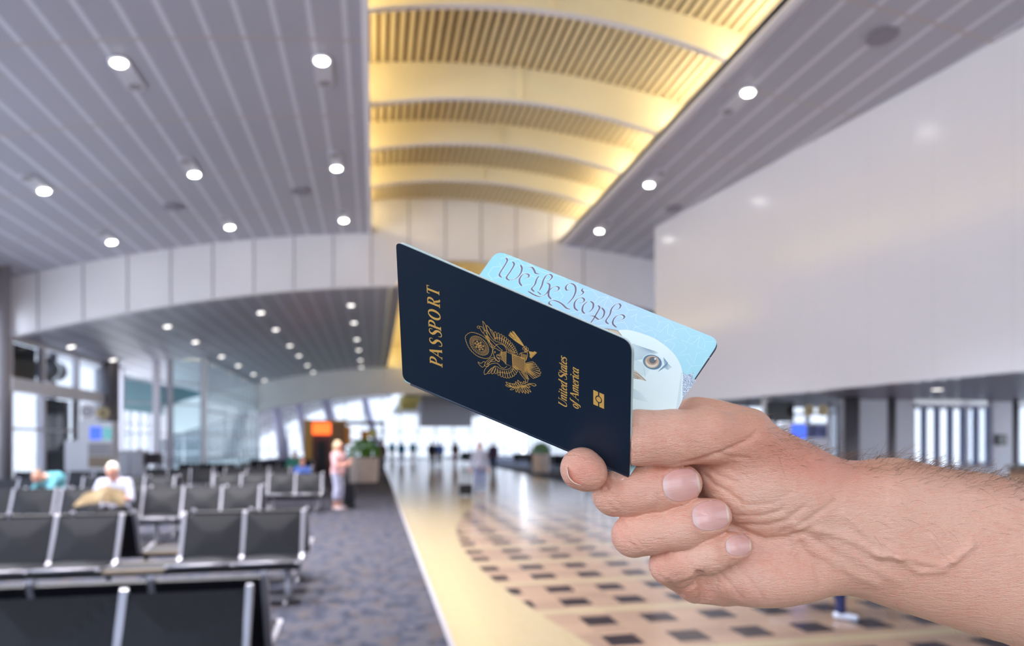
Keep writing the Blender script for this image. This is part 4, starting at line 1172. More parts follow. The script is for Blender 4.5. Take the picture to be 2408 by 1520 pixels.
def weave_mat():
    m, t, b = new_mat('navy_book_cloth'); n = NB(t)
    uvn = t.nodes.new('ShaderNodeUVMap'); sep = t.nodes.new('ShaderNodeSeparateXYZ'); t.links.new(uvn.outputs[0], sep.inputs[0])
    mp = t.nodes.new('ShaderNodeMapping'); mp.inputs['Scale'].default_value = (260, 150, 1); t.links.new(uvn.outputs[0], mp.inputs[0])
    nz = n.noise(1.0, 2, mp.outputs[0])
    wv = n.m('SINE', n.m('MULTIPLY', sep.outputs[0], 700.0)); wv2 = n.m('SINE', n.m('MULTIPLY', sep.outputs[1], 760.0))
    hgt = n.m('ADD', n.m('MULTIPLY', n.m('MULTIPLY', wv, wv2), .25), nz)
    c = n.mix(nz, srgb(10, 27, 42), srgb(19, 37, 55))
    # a few light specks of dust
    wn = n.noise(1.0, 0, mp.outputs[0])
    t.links.new(c, b.inputs['Base Color']); b.inputs['Roughness'].default_value = .46; b.inputs['Specular IOR Level'].default_value = .4
    bp = t.nodes.new('ShaderNodeBump'); bp.inputs['Strength'].default_value = .35; bp.inputs['Distance'].default_value = .00012
    t.links.new(hgt, bp.inputs['Height']); t.links.new(bp.outputs[0], b.inputs['Normal'])
    return m
M['navycover'] = weave_mat()
M['navyedge'] = mat('navy_edge', srgb(20, 36, 56), .5)
M['pagewhite'] = mat('page_edge', srgb(206, 216, 208), .7, var=.06, scale=400)
M['foil'] = mat('gold_foil', srgb(240, 186, 96), .38, .25, spec=.6, bump=.2, bscale=2000, dist=.0002)
M['ink'] = mat('purple_grey_ink', srgb(112, 102, 122), .6)
M['inkw'] = mat('white_relief_ink', srgb(228, 242, 244), .5)
M['inkl'] = mat('pale_line_ink', srgb(216, 240, 244), .55)
def print_mat():
    m, t, b = new_mat('blue_security_print'); n = NB(t)
    uvn = t.nodes.new('ShaderNodeUVMap'); sep = t.nodes.new('ShaderNodeSeparateXYZ'); t.links.new(uvn.outputs[0], sep.inputs[0])
    r = t.nodes.new('ShaderNodeValToRGB'); cr = r.color_ramp
    cr.elements[0].position = .02; cr.elements[0].color = col4(srgb(160, 216, 226))
    cr.elements[1].position = .98; cr.elements[1].color = col4(srgb(174, 224, 226))
    e = cr.elements.new(.55); e.color = col4(srgb(188, 212, 226)); e = cr.elements.new(.28); e.color = col4(srgb(166, 218, 228)); e = cr.elements.new(.8); e.color = col4(srgb(184, 222, 228))
    t.links.new(sep.outputs[0], r.inputs[0])
    mp = t.nodes.new('ShaderNodeMapping'); mp.inputs['Scale'].default_value = (500, 350, 1); t.links.new(uvn.outputs[0], mp.inputs[0])
    nz = n.noise(1.0, 3, mp.outputs[0])
    c = n.mix(n.m('MULTIPLY', nz, .25), r.outputs[0], srgb(150, 190, 214))
    t.links.new(c, b.inputs['Base Color']); b.inputs['Roughness'].default_value = .5
    return m
M['print'] = print_mat()
covpoly = round_poly([(947, 894), (1480, 1120), (1485, 806), (931, 570)], [16, 3, 26, 12])
def shift(poly, dx, dy): return [(x + dx, y + dy) for x, y in poly]
o = slab_on('cover', cov, covpoly, -.45, 0, M['navycover'], pp, True)
slab_on('inner_pages', cov, round_poly([(950, 892), (1480, 1119), (1487, 806), (936, 570)], [14, 3, 26, 12]), -1.35, -.46, M['pagewhite'], pp)
slab_on('end_paper', cov, round_poly([(950, 892), (1480, 1119), (1489, 812), (938, 571)], [14, 3, 26, 12]), -1.75, -1.36, mat('pale_green_page', srgb(186, 208, 200), .7), pp)
leafpoly = round_poly([(949, 896), (1481, 1119), (1694, 800), (1169, 589)], [6, 3, 26, 22])
slab_on('printed_page', leaf, leafpoly, -.25, 0, M['print'], pp, True)
lp2 = round_poly([(966, 899), (1481, 1117), (1694, 800), (1169, 589)], [6, 3, 26, 22])
slab_on('page_block', leaf, lp2, -1.0, -.26, M['pagewhite'], pp)
slab_on('dark_page', leaf, lp2, -1.25, -1.01, mat('teal_edge', srgb(70, 98, 110), .6), pp)
slab_on('back_cover', leaf, round_poly([(968, 899), (1481, 1117), (1696, 803), (1169, 589)], [6, 3, 26, 22]), -1.75, -1.26, M['navyedge'], pp)
mb = MB(); q = toW([SLc * .96 + SRc * .04 + np.array([.0, .2, .9]), SRc + np.array([0, .2, .9])]) - PORG; mb.cyl(q[0], q[1], .0010, n=12); mb.build('spine', M['navyedge'], pp, True)
tag(pp, 'dark blue passport held open in the foreground hand, gold lettering on its cover', 'passport')

class Decal:
    """flat ribbons and polygons printed or stamped on a plane; points in photograph pixels"""
    def __init__(s, plane, off): s.p = plane; s.off = off; s.v = []; s.f = []; s.z = 0
    def _h(s, x, y): return s.p.hit(x, y) + s.p.n * (s.off + s.z)
    def rib(s, pts, w, closed=False):
        P_ = np.array(pts, float)
        if len(P_) < 2: return
        n = len(P_); w = np.full(n, w) if np.isscalar(w) else np.array(w)
        if closed: T_ = np.roll(P_, -1, 0) - np.roll(P_, 1, 0)
        else: T_ = np.gradient(P_, axis=0)
        T_ /= (np.linalg.norm(T_, axis=1)[:, None] + 1e-9); N_ = np.stack([-T_[:, 1], T_[:, 0]], 1)
        base = len(s.v); s.z += .00002
        for i in range(n):
            for sg in (-.5, .5): q = P_[i] + N_[i] * w[i] * sg; s.v.append(s._h(q[0], q[1]))
        m_ = n if closed else n - 1
        for i in range(m_):
            a = base + 2 * i; b = base + 2 * ((i + 1) % n); s.f.append((a, b, b + 1, a + 1))
    def poly(s, pts):
        base = len(s.v); s.z += .00002
        for x, y in pts: s.v.append(s._h(x, y))
        s.f.append(tuple(range(base, base + len(pts))))
    def build(s, name, m, parent): return wmesh(name, s.v, s.f, m, parent)
def smooth_line(pts, n=6, closed=False):
    P_ = np.array(pts, float); k = len(P_)
    if k < 3: return P_
    out = []
    rng = range(k) if closed else range(k - 1)
    for i in rng:
        if closed: p0, p1, p2, p3 = P_[(i - 1) % k], P_[i], P_[(i + 1) % k], P_[(i + 2) % k]
        else: p0, p1, p2, p3 = P_[max(i - 1, 0)], P_[i], P_[i + 1], P_[min(i + 2, k - 1)]
        for j in range(n):
            t = j / n; out.append(.5 * ((2 * p1) + (-p0 + p2) * t + (2 * p0 - 5 * p1 + 4 * p2 - p3) * t * t + (-p0 + 3 * p1 - 3 * p2 + p3) * t ** 3))
    if not closed: out.append(P_[-1])
    return np.array(out)
# --- lettering on the cover
def GL():
    g = {}
    g['P'] = [([(.18, 0), (.18, 1)], [.15, .15]), ([(.0, .025), (.38, .025)], [.05] * 2), ([(.0, .975), (.2, .975)], [.05] * 2),
              ([(.18, .97), (.42, .97), (.58, .88), (.62, .73), (.57, .58), (.42, .49), (.2, .485)], [.05, .06, .12, .16, .12, .06, .045])]
    g['R'] = g['P'] + [([(.36, .49), (.50, .26), (.62, .06), (.80, .01)], [.10, .14, .14, .05])]
    g['A'] = [([(.06, 0), (.40, .98)], [.055] * 2), ([(.38, 1.0), (.74, 0)], [.15] * 2), ([(.17, .33), (.60, .33)], [.05] * 2), ([(-.05, .02), (.20, .02)], [.04] * 2), ([(.58, .02), (.88, .02)], [.04] * 2)]
    g['S'] = [([(.54, .72), (.53, .90), (.36, .99), (.17, .92), (.11, .76), (.22, .61), (.40, .49), (.53, .34), (.52, .14), (.34, .01), (.12, .06), (.06, .27)], [.03, .05, .05, .10, .14, .16, .16, .15, .12, .05, .05, .03])]
    t_ = np.linspace(0, 2 * PI, 29)[:-1]
    g['O'] = [([(.45 + .36 * math.cos(a), .5 + .47 * math.sin(a)) for a in t_], [.05 + .12 * abs(math.cos(a)) ** 1.3 for a in t_], True)]
    g['T'] = [([(.40, 0), (.40, 1)], [.15] * 2), ([(.04, .97), (.76, .97)], [.055] * 2), ([(.06, .98), (.05, .78)], [.06, .03]), ([(.74, .98), (.75, .78)], [.06, .03]), ([(.22, .02), (.58, .02)], [.045] * 2)]
    # italic lower case (x height .66)
    x = .66; B_ = .13; L_ = .055
    g['U'] = [([(.16, 1), (.12, .35), (.20, .06), (.38, .0), (.56, .12), (.64, .4), (.68, 1)], [B_, B_, B_ * .8, L_, L_, L_, L_]), ([(.02, .98), (.30, .98)], [.04] * 2), ([(.56, .98), (.80, .98)], [.04] * 2)]
    g['n'] = [([(.08, x), (.10, 0)], [B_, B_]), ([(.10, .42), (.24, .62), (.36, .64), (.40, .50), (.38, .10), (.44, .02), (.50, .08)], [L_, L_, B_, B_, B_, L_, L_])]
    g['m'] = [([(.08, x), (.10, 0)], [B_, B_]), ([(.10, .42), (.22, .62), (.34, .64), (.38, .50), (.37, 0)], [L_, L_, B_, B_, B_]), ([(.37, .42), (.52, .62), (.64, .64), (.68, .50), (.66, .10), (.72, .02), (.80, .08)], [L_, L_, B_, B_, B_, L_, L_])]
    g['i'] = [([(.02, .60), (.12, x), (.12, .12), (.18, .02), (.26, .08)], [L_, B_, B_, B_, L_]), ([(.12, .86), (.13, .97)], [.13, .13])]
    g['t'] = [([(.14, .92), (.12, .14), (.18, .01), (.32, .10)], [.06, B_, B_, L_]), ([(.0, x), (.30, x)], [.06] * 2)]
    g['e'] = [([(.08, .34), (.28, .38), (.36, .52), (.28, .64), (.14, .58), (.06, .36), (.10, .08), (.24, .0), (.40, .12)], [L_, L_, B_ * .8, L_, .08, B_, B_, L_, L_])]
    g['a'] = [([(.40, .60), (.26, .66), (.10, .52), (.05, .26), (.12, .03), (.24, .04), (.38, .30)], [L_, L_, B_, B_, B_, L_, L_]), ([(.42, x), (.39, .14), (.44, .01), (.52, .08)], [B_, B_, B_, L_])]
    g['d'] = [([(.40, .60), (.26, .66), (.10, .52), (.05, .26), (.12, .03), (.24, .04), (.38, .30)], [L_, L_, B_, B_, B_, L_, L_]), ([(.44, 1.0), (.39, .14), (.44, .01), (.52, .08)], [B_, B_, B_, L_])]
    g['s'] = [([(.34, .54), (.28, .65), (.14, .64), (.08, .52), (.18, .38), (.30, .26), (.28, .08), (.14, .0), (.02, .10)], [.06, L_, .08, B_, B_, B_, .1, L_, .06])]
    g['o'] = [([(.22 + .17 * math.cos(a), .33 + .32 * math.sin(a)) for a in t_], [.05 + .07 * abs(math.cos(a)) for a in t_], True)]
    g['f'] = [([(.42, .96), (.32, 1.02), (.22, .90), (.14, .30), (.08, -.12), (-.02, -.22), (-.10, -.16)], [.08, L_, B_, B_, B_, L_, .08]), ([(.02, x), (.34, x)], [.05] * 2)]
    g['r'] = [([(.08, x), (.10, 0)], [B_, B_]), ([(.10, .40), (.22, .62), (.34, .62), (.36, .54)], [L_, L_, B_, B_])]
    g['c'] = [([(.36, .52), (.30, .65), (.14, .58), (.05, .34), (.10, .06), (.24, .0), (.38, .12)], [.09, L_, .09, B_, B_, L_, L_])]
    return g
GLY = GL()
d = Decal(cov, .03)
def put(ch, org, U, V, slant=0.0, sc=1.0):
    org, U, V = map(lambda a: np.array(a, float), (org, U, V)); k = (np.linalg.norm(U) + np.linalg.norm(V)) / 2
    for st in GLY[ch]:
        pts, w = st[0], st[1]; cl = len(st) > 2
        P_ = np.array([[x + slant * y, y] for x, y in pts]); W_ = np.array(w, float)
        if len(P_) > 2:
            WW = np.interp(np.linspace(0, len(P_) - (0 if cl else 1), (len(P_) - (0 if cl else 1)) * 5 + (0 if cl else 1), endpoint=not cl), range(len(W_) + (1 if cl else 0)), list(W_) + ([W_[0]] if cl else []))
            P_ = smooth_line(P_, 5, cl)
        else: WW = W_
        q = org + P_[:, :1] * U + P_[:, 1:2] * V
        # keep stroke width in glyph space: offset there, then map
        T_ = (np.roll(P_, -1, 0) - np.roll(P_, 1, 0)) if cl else np.gradient(P_, axis=0)
        T_ /= (np.linalg.norm(T_, axis=1)[:, None] + 1e-9); N_ = np.stack([-T_[:, 1], T_[:, 0]], 1)
        base = len(d.v); d.z += .00002; n = len(P_)
        for i in range(n):
            for sg in (-.5, .5):
                g_ = P_[i] + N_[i] * WW[i] * sg * sc; pxy = org + g_[0] * U + g_[1] * V; d.v.append(d._h(pxy[0], pxy[1]))
        for i in range(n if cl else n - 1):
            a = base + 2 * i; b = base + 2 * ((i + 1) % n); d.f.append((a, b, b + 1, a + 1))
z2 = lambda x, y: np.array([960 + x / 6.08, 640 + y / 6.08])
U = np.array([-6, -153]) / 6.08; V = np.array([-178, -70]) / 6.08
for ch, zx, zy, ax in (('P', 489, 1342, .18), ('A', 484, 1190, .40), ('S', 482, 1040, .30), ('S', 477, 905, .30), ('P', 469, 820, .18), ('O', 462, 645, .45), ('R', 453, 492, .18), ('T', 443, 306, .40)):
    put(ch, z2(zx, zy) - U * ax, U, V, 0, 1.3)
d.build('gold_title_lettering', M['foil'], pp); d = Decal(cov, .03)
z3 = lambda x, y: np.array([1290 + x / 9.5, 820 + y / 9.5])
def line3(txt, x0, y0, k, sl=.16):
    adv = dict(U=.80, n=.55, i=.30, t=.36, e=.44, d=.55, S=.62, a=.52, s=.40, o=.46, f=.36, A=.86, m=.84, r=.40, c=.42); adv[' '] = .22
    y = y0
    for ch in txt:
        if ch != ' ': put(ch, z3(x0, y), np.array([-2, -k]) / 9.5, np.array([-186, -74]) / 9.5, sl, 1.15)
        y -= adv[ch] * k
line3('United States', 408, 1335, 190)
line3('of America', 670, 1365, 186)
d.build('gold_country_lettering', M['foil'], pp)
# chip symbol
d = Decal(cov, .03)
def chipmap(a, b): return z3(1120 + a * 120, 1137 + a * 52 + b * 160)
for sg in (-1, 1):
    pl = [(sg * .12, -1), (sg * 1, -1), (sg * 1, 1), (sg * .12, 1)]
    t0 = math.acos(.12 / .62)
    arc = [(sg * .62 * math.cos(t), .50 * math.sin(t)) for t in np.linspace(t0, -t0, 14)]
    # split in three convex-ish pieces around the ring gap
    out = [(sg * 1, v) for v in np.linspace(1, -1, 14)]
    for i in range(13):
        d.poly([chipmap(*p) for p in (arc[i], arc[i + 1], out[i + 1], out[i])])
    d.poly([chipmap(*p) for p in ((sg * .12, 1), (sg * 1, 1), arc[0])]); d.poly([chipmap(*p) for p in ((sg * .12, -1), (sg * 1, -1), arc[-1])])
d.poly([chipmap(.44 * math.cos(t), .36 * math.sin(t)) for t in np.linspace(0, 2 * PI, 25)[:-1]])
d.build('gold_chip_symbol', M['foil'], pp)
# --- the eagle seal in gold line work
d = Decal(cov, .03); LW = .95
z1_ = lambda x, y: (1060 + x / 7.6, 740 + y / 7.6)
def S1(pts, w=LW, n=5, closed=False): d.rib([z1_(*p) for p in smooth_line(pts, n, closed)], w, closed)
def L1(pts, w=LW): d.rib([z1_(*p) for p in pts], w)
ring = [(265, 400), (330, 335), (400, 325), (480, 348), (560, 385), (625, 435), (690, 500), (730, 570), (742, 650), (705, 750), (640, 780), (560, 770), (480, 738), (400, 675), (335, 600), (290, 510)]
rg = smooth_line(ring, 8, True); k = len(rg); sc_ = []
cen = rg.mean(0)
for i in range(k): v = rg[i] - cen; sc_.append(rg[i] + v / np.linalg.norm(v) * 9 * abs(math.sin(i * PI / 4.0)))
L1(sc_ + [sc_[0]])
cx_, cy_ = 510, 556; a1 = math.radians(46)
def gl(t, r): x = 208 * r * math.cos(t); y = 128 * r * math.sin(t); return (cx_ + x * math.cos(a1) - y * math.sin(a1), cy_ + x * math.sin(a1) + y * math.cos(a1))
NR = 34; zig = []
for i in range(NR):
    t = 2 * PI * i / NR; L1([gl(t, .58), gl(t, .96)], .75); zig += [gl(t, .94), gl(t + PI / NR, 1.02)]
L1(zig + [zig[0]])
for i in range(13):
    rr = 0 if i == 0 else (.22 if i < 6 else .43); t = 2 * PI * i / (5 if i < 6 else 7)
    c_ = gl(t, rr)
    for j in range(3): t2 = PI * j / 3; L1([(c_[0] - 22 * math.cos(t2), c_[1] - 22 * math.sin(t2)), (c_[0] + 22 * math.cos(t2), c_[1] + 22 * math.sin(t2))], .8)
def feather(b, t, wd):
    b, t = np.array(b, float), np.array(t, float); dv = t - b; L_ = np.linalg.norm(dv); dv /= L_; nv = np.array([-dv[1], dv[0]])
    S1([b - nv * wd * .4, b + dv * L_ * .5 - nv * wd * .5, t - dv * wd * .5 - nv * wd * .5, t, t - dv * wd * .5 + nv * wd * .5, b + dv * L_ * .5 + nv * wd * .5, b + nv * wd * .4], .85, 4)
# upper wing
S1([(570, 115), (590, 220), (640, 340), (700, 430), (810, 540)]); S1([(570, 115), (615, 175), (645, 270), (700, 370), (780, 470)]); S1([(640, 190), (690, 240), (720, 310), (770, 400), (800, 480)]); S1([(640, 190), (650, 270), (700, 360)])
S1([(700, 260), (740, 290), (780, 380), (810, 440)])
tips = [(790, 308), (848, 328), (900, 350), (942, 378), (985, 405), (1022, 438), (1060, 470), (1094, 508), (1122, 545), (1147, 582), (1168, 622), (1186, 664), (1200, 705)]
bas = [(812, 440), (850, 462), (890, 478), (925, 500), (955, 522), (985, 548), (1008, 575), (1026, 602), (1038, 630), (1046, 652), (1056, 668), (1076, 682), (1100, 696)]
for b_, t_ in zip(bas, tips): feather(b_, t_, 34)
S1([(805, 480), (880, 500), (940, 530), (990, 575), (1020, 620), (1040, 668)]); S1([(790, 420), (880, 420), (960, 465), (1050, 540), (1110, 610), (1150, 690)])
S1([(810, 540), (870, 525), (930, 540), (975, 580), (1000, 650)]); S1([(700, 500), (760, 590), (820, 540)]); S1([(820, 545), (870, 600), (925, 640)])
# lower wing
S1([(600, 1070), (598, 1010), (650, 930), (720, 885), (800, 868), (850, 885), (900, 940), (960, 958), (1005, 920)]); S1([(600, 1070), (640, 1060), (700, 1000), (760, 940), (800, 915)])
tips = [(668, 1056), (738, 1062), (800, 1060), (858, 1090), (912, 1115), (958, 1130), (1002, 1138), (1048, 1136), (1092, 1122), (1132, 1100), (1166, 1068), (1192, 1028), (1202, 990)]
bas = [(742, 960), (790, 945), (822, 960), (862, 985), (902, 1000), (940, 1008), (978, 1010), (1015, 1004), (1046, 992), (1072, 976), (1094, 958), (1112, 940), (1130, 925)]
for b_, t_ in zip(bas, tips): feather(b_, t_, 38)
S1([(740, 960), (820, 930), (880, 965), (960, 985), (1030, 975), (1080, 940)]); S1([(840, 1030), (930, 1040), (1010, 1050), (1080, 1030), (1120, 960)])
# head, neck
S1([(760, 690), (755, 630), (795, 602), (850, 635), (900, 655), (925, 640)]); S1([(755, 690), (775, 740), (800, 790), (850, 838), (872, 820), (850, 780), (820, 750), (830, 715), (870, 735), (900, 715), (900, 660)])
S1([(780, 655), (795, 672), (782, 690)], 1.6); S1([(850, 770), (900, 800), (940, 830), (985, 885)])
for i in range(7): L1([(905 + i * 12, 665), (835 + i * 24, 742 + i * 20)], .7); L1([(905, 672 + i * 16), (985, 665 + i * 32)], .7)
# shield
L1([(990, 660), (1095, 712), (1107, 932), (988, 888), (990, 660)]); L1([(1095, 712), (1325, 785), (1322, 1035), (1107, 932)])
for i in range(15): f_ = (i + .5) / 15; L1([(1096 + 11 * f_, 712 + 220 * f_), (1325 - 3 * f_, 785 + 245 * f_)], .8)
# arrows
rnd = random.Random(4)
for i in range(26):
    o_ = rnd.uniform(-1, 1); p0 = np.array([1040 + rnd.uniform(0, 90), 300 + rnd.uniform(0, 90)]) + np.array([-.7, .7]) * (o_ * 28); p1 = np.array([1300, 560]) + np.array([.7, -.7]) * o_ * -8
    L1([p0, (p0 + p1) / 2 + np.array([-.7, .7]) * o_ * 14, p1], 1.0)
for i in range(11):
    o_ = (i - 5) / 5; L1([(1300, 560), (1340, 610), (1400, 660), (1470 - 40 * o_, 720 + 40 * o_)], .9); L1([(1450 - 42 * o_, 700 + 42 * o_), (1490 - 48 * o_, 735 + 48 * o_)], 1.3)
for q in ((1330, 590), (1365, 620), (1310, 610), (1345, 650)): S1([(q[0] - 22, q[1] - 18), (q[0] + 18, q[1] - 18), (q[0] + 22, q[1] + 18), (q[0] - 18, q[1] + 18)], .9, 4, True)
# tail
for i, t_ in enumerate([(1482, 855), (1512, 880), (1534, 912), (1562, 950), (1590, 992), (1610, 1045), (1595, 1090), (1560, 1110), (1528, 1125), (1490, 1138)]):
    feather((1330, 880 + i * 12), t_, 30)
# legs
S1([(1220, 735), (1240, 695), (1300, 675), (1362, 665), (1370, 740), (1350, 800), (1330, 835)]); S1([(1320, 640), (1330, 680), (1345, 640)])
for i in range(6):
    for j in range(4): q = (1250 + j * 28, 705 + i * 16 + j * 8); S1([(q[0], q[1]), (q[0] + 12, q[1] - 10), (q[0] + 20, q[1] + 6)], .7, 3)
S1([(1220, 1010), (1260, 1080), (1330, 1165), (1345, 1215), (1372, 1210), (1380, 1140), (1365, 1080), (1330, 1020)])
for i in range(7):
    for j in range(3): q = (1250 + i * 15 + j * 22, 1030 + i * 20 + j * 2); S1([(q[0], q[1]), (q[0] + 12, q[1] - 8), (q[0] + 18, q[1] + 8)], .7, 3)
# olive branch
S1([(1528, 1265), (1490, 1280), (1440, 1255), (1380, 1250), (1300, 1275), (1220, 1300), (1150, 1310), (1080, 1290)], 1.2); S1([(1528, 1265), (1500, 1240), (1440, 1232), (1380, 1238)], 1.0)
def leafl(b, t, w_=16):
    b, t = np.array(b, float), np.array(t, float); dv = t - b; nv = np.array([-dv[1], dv[0]]) / np.linalg.norm(dv)
    S1([b, b + dv * .5 + nv * w_, t, b + dv * .5 - nv * w_], 1.0, 4, True)
for b_, t_ in (((1080, 1290), (985, 1205)), ((1080, 1292), (978, 1262)), ((1130, 1300), (1050, 1225)), ((1160, 1300), (1100, 1235)), ((1150, 1310), (1062, 1345)), ((1260, 1280), (1195, 1172)), ((1230, 1290), (1155, 1200)), ((1200, 1300), (1135, 1232)), ((1180, 1310), (1175, 1388)), ((1215, 1305), (1225, 1402)),
               ((1260, 1295), (1285, 1402)), ((1280, 1285), (1340, 1415)), ((1300, 1280), (1395, 1412)), ((1320, 1275), (1435, 1388)), ((1340, 1262), (1420, 1300)), ((1290, 1275), (1250, 1205)), ((1330, 1240), (1300, 1195))): leafl(b_, t_)
# scrolls
S1([(470, 225), (485, 206), (512, 212), (515, 235), (490, 245)], .9, 4, True); S1([(512, 212), (555, 218), (580, 250), (600, 285), (640, 285), (655, 370), (690, 440), (705, 500), (780, 575), (760, 590)]); S1([(520, 240), (560, 310), (585, 330), (600, 285)]); S1([(585, 330), (625, 400), (670, 490), (700, 555), (740, 600)])
for i in range(9): f_ = i / 8; L1([(625 + 62 * f_, 372 + 105 * f_), (642 + 60 * f_, 392 + 104 * f_)], 1.4); L1([(650 + 40 * f_, 372 + 105 * f_), (636 + 48 * f_, 400 + 90 * f_)], .8)
S1([(488, 858), (500, 850), (522, 868), (545, 872), (585, 842), (612, 850), (610, 890), (588, 932), (560, 938), (520, 905)], .9, 4, True)
S1([(610, 920), (620, 860), (680, 800), (760, 765), (800, 800), (800, 830), (700, 850), (665, 930), (610, 920)]); S1([(640, 905), (670, 840), (740, 800), (790, 790)], .8)
for i in range(8): f_ = i / 7; L1([(640 + 110 * f_, 895 - 100 * f_), (660 + 100 * f_, 895 - 90 * f_)], 1.2)
S1([(800, 790), (840, 838), (868, 838), (870, 810), (830, 770)])
d.build('gold_eagle_emblem', M['foil'], pp)
# --- printed page: star lines, bird, script
d = Decal(leaf, .02)
z5 = lambda x, y: (1400 + x / 5.847, 740 + y / 5.847)
def star_at(cx, cy, r, rot, w=.9):
    # star drawn in page coordinates, so that it foreshortens with the page
    base = leaf.hit(cx, cy); e1 = leaf.e1 / np.linalg.norm(leaf.e1); e2 = np.cross(leaf.n, e1); pts = []
    for i in range(11):
        a = rot + i * PI / 5; rr = r * (1 if i % 2 == 0 else .45); q = base + e1 * rr * math.cos(a) + e2 * rr * math.sin(a)
        pts.append((1204 + F * q[0] / q[2], HY - F * q[1] / q[2]))
    d.rib(pts, w); return pts
d.rib([z5(*p) for p in [(1435, 305), (1405, 440), (1545, 500), (1395, 535), (1355, 665), (1290, 545), (1135, 565), (1255, 465), (1180, 345), (1330, 410), (1435, 305)]], 1.0)
d.rib([z5(*p) for p in [(1005, 130), (990, 265), (1120, 325), (960, 360), (940, 420)]], 1.0); d.rib([z5(*p) for p in [(1005, 130), (890, 240), (750, 170), (832, 290), (790, 340)]], 1.0)
d.rib([z5(*p) for p in [(560, 0), (555, 90), (690, 145), (535, 180), (525, 220)]], 1.0)
for seg in ([(830, 20), (880, 105), (1020, 95), (1095, 205), (1225, 190), (1310, 300), (1450, 290), (1510, 370), (1640, 375)], [(880, 105), (850, 190)], [(1095, 205), (1055, 290), (1120, 325)], [(1310, 300), (1255, 380), (1180, 345)],
            [(1510, 385), (1505, 460)], [(1600, 595), (1525, 595), (1470, 700), (1320, 710), (1250, 610)], [(1320, 710), (1265, 790)], [(940, 360), (1050, 380), (1095, 410), (1045, 500)], [(640, 50), (700, 20), (780, 25)], [(530, 140), (670, 235), (780, 215)], [(400, 100), (440, 180), (450, 215)], [(10, 150), (90, 160), (190, 155)]):
    d.rib([z5(*p) for p in seg], .8)
z4 = lambda x, y: (1140 + x / 6.689, 580 + y / 6.689)
for seg in ([(50, 435), (130, 320), (250, 315), (300, 390)], [(50, 435), (120, 525)], [(230, 250), (260, 310)], [(300, 110), (350, 170), (540, 200), (600, 300), (760, 300)], [(480, 330), (520, 250), (590, 400), (640, 430)], [(660, 250), (900, 400), (1250, 490), (1300, 590), (1440, 600), (1480, 560)],
            [(1170, 670), (1235, 780), (1190, 830)], [(1460, 610), (1490, 690), (1700, 690), (1790, 800), (1940, 790), (2010, 900)], [(1940, 790), (1760, 920), (1650, 860)], [(1940, 800), (1870, 950), (2060, 1020)], [(1700, 690), (1790, 800), (1730, 880)],
            [(2180, 890), (2260, 1000), (2400, 990)], [(2260, 1000), (2200, 1120), (2060, 1060)], [(1480, 1070), (1560, 1150), (1640, 1200)], [(1240, 1020), (1320, 1060), (1370, 1090)], [(150, 500), (340, 455)], [(450, 655), (720, 590)], [(920, 855), (1160, 800)], [(1330, 1050), (1540, 1010)], [(1480, 1085), (1720, 1030)], [(1650, 1215), (1840, 1160)],
            [(700, 450), (900, 520), (1080, 520)], [(250, 190), (430, 150)], [(350, 240), (550, 195)], [(1770, 1250), (1850, 1240), (2200, 1190), (2150, 1090)], [(2290, 1110), (2400, 1060)]):
    d.rib([z4(*p) for p in seg], .8)
d.build('printed_star_lines', M['inkl'], pp)
NIB = np.array([1, -.32]) / math.hypot(1, .32)
def script(dec, pts, wmax, wmin, off=0):
    P_ = smooth_line(pts, 6); T_ = np.gradient(P_, axis=0); T_ /= (np.linalg.norm(T_, axis=1)[:, None] + 1e-9)
    w = wmin + (wmax - wmin) * np.abs(T_[:, 0] * NIB[1] - T_[:, 1] * NIB[0]) ** 1.3
    w *= np.interp(np.arange(len(w)), [0, 3, len(w) - 4, len(w) - 1], [.6, 1, 1, .5])
    dec.rib([z4(*p) for p in P_], w / 6.689 + off)
STR = [[(330, 180), (354, 222), (300, 320), (230, 440), (268, 488)], [(435, 240), (462, 285), (405, 390), (342, 490), (392, 535)], [(560, 292), (583, 335), (574, 400), (530, 470), (465, 518), (400, 528)],
       [(585, 622), (548, 570), (550, 505), (595, 445), (655, 430), (694, 452), (678, 488), (620, 502)], [(668, 338), (740, 328), (780, 380), (800, 420), (862, 432)],
       [(850, 468), (815, 520), (788, 600), (738, 665), (782, 712)], [(975, 555), (1035, 520), (1060, 470), (1020, 438), (965, 460), (922, 530), (900, 610), (862, 690)], [(830, 712), (880, 755)],
       [(975, 575), (1018, 600), (1012, 670), (970, 740), (905, 782), (850, 788), (770, 758), (680, 704)], [(1045, 828), (1004, 775), (1012, 700), (1060, 650), (1125, 630), (1166, 650), (1148, 690), (1080, 710)],
       [(1352, 680), (1292, 688), (1273, 645), (1305, 598), (1365, 585), (1420, 625), (1428, 710), (1385, 810), (1300, 905)], [(1345, 988), (1285, 970), (1220, 910), (1150, 868), (1080, 850), (1024, 866), (1012, 900), (1060, 932)],
       [(1546, 660), (1526, 692), (1552, 722), (1515, 762), (1462, 776)], [(1465, 1012), (1414, 965), (1414, 885), (1460, 826), (1530, 808), (1566, 842), (1538, 880), (1480, 890)],
       [(1572, 1058), (1534, 1010), (1550, 930), (1600, 878), (1620, 870)], [(1660, 862), (1706, 900), (1696, 975), (1640, 1032)],
       [(1780, 930), (1806, 965), (1762, 1050), (1710, 1140), (1655, 1218)], [(1840, 965), (1880, 1020), (1868, 1090), (1830, 1135), (1785, 1145), (1720, 1098), (1655, 1092)],
       [(2065, 1000), (2115, 975), (2136, 930), (2108, 902), (2050, 920), (1995, 980), (1965, 1075), (1905, 1172), (1950, 1222)], [(2072, 1275), (2014, 1215), (2030, 1140), (2085, 1088), (2160, 1075), (2196, 1108), (2165, 1148), (2085, 1172)]]
d = Decal(leaf, .035)
for st in STR: script(d, st, 42, 18)
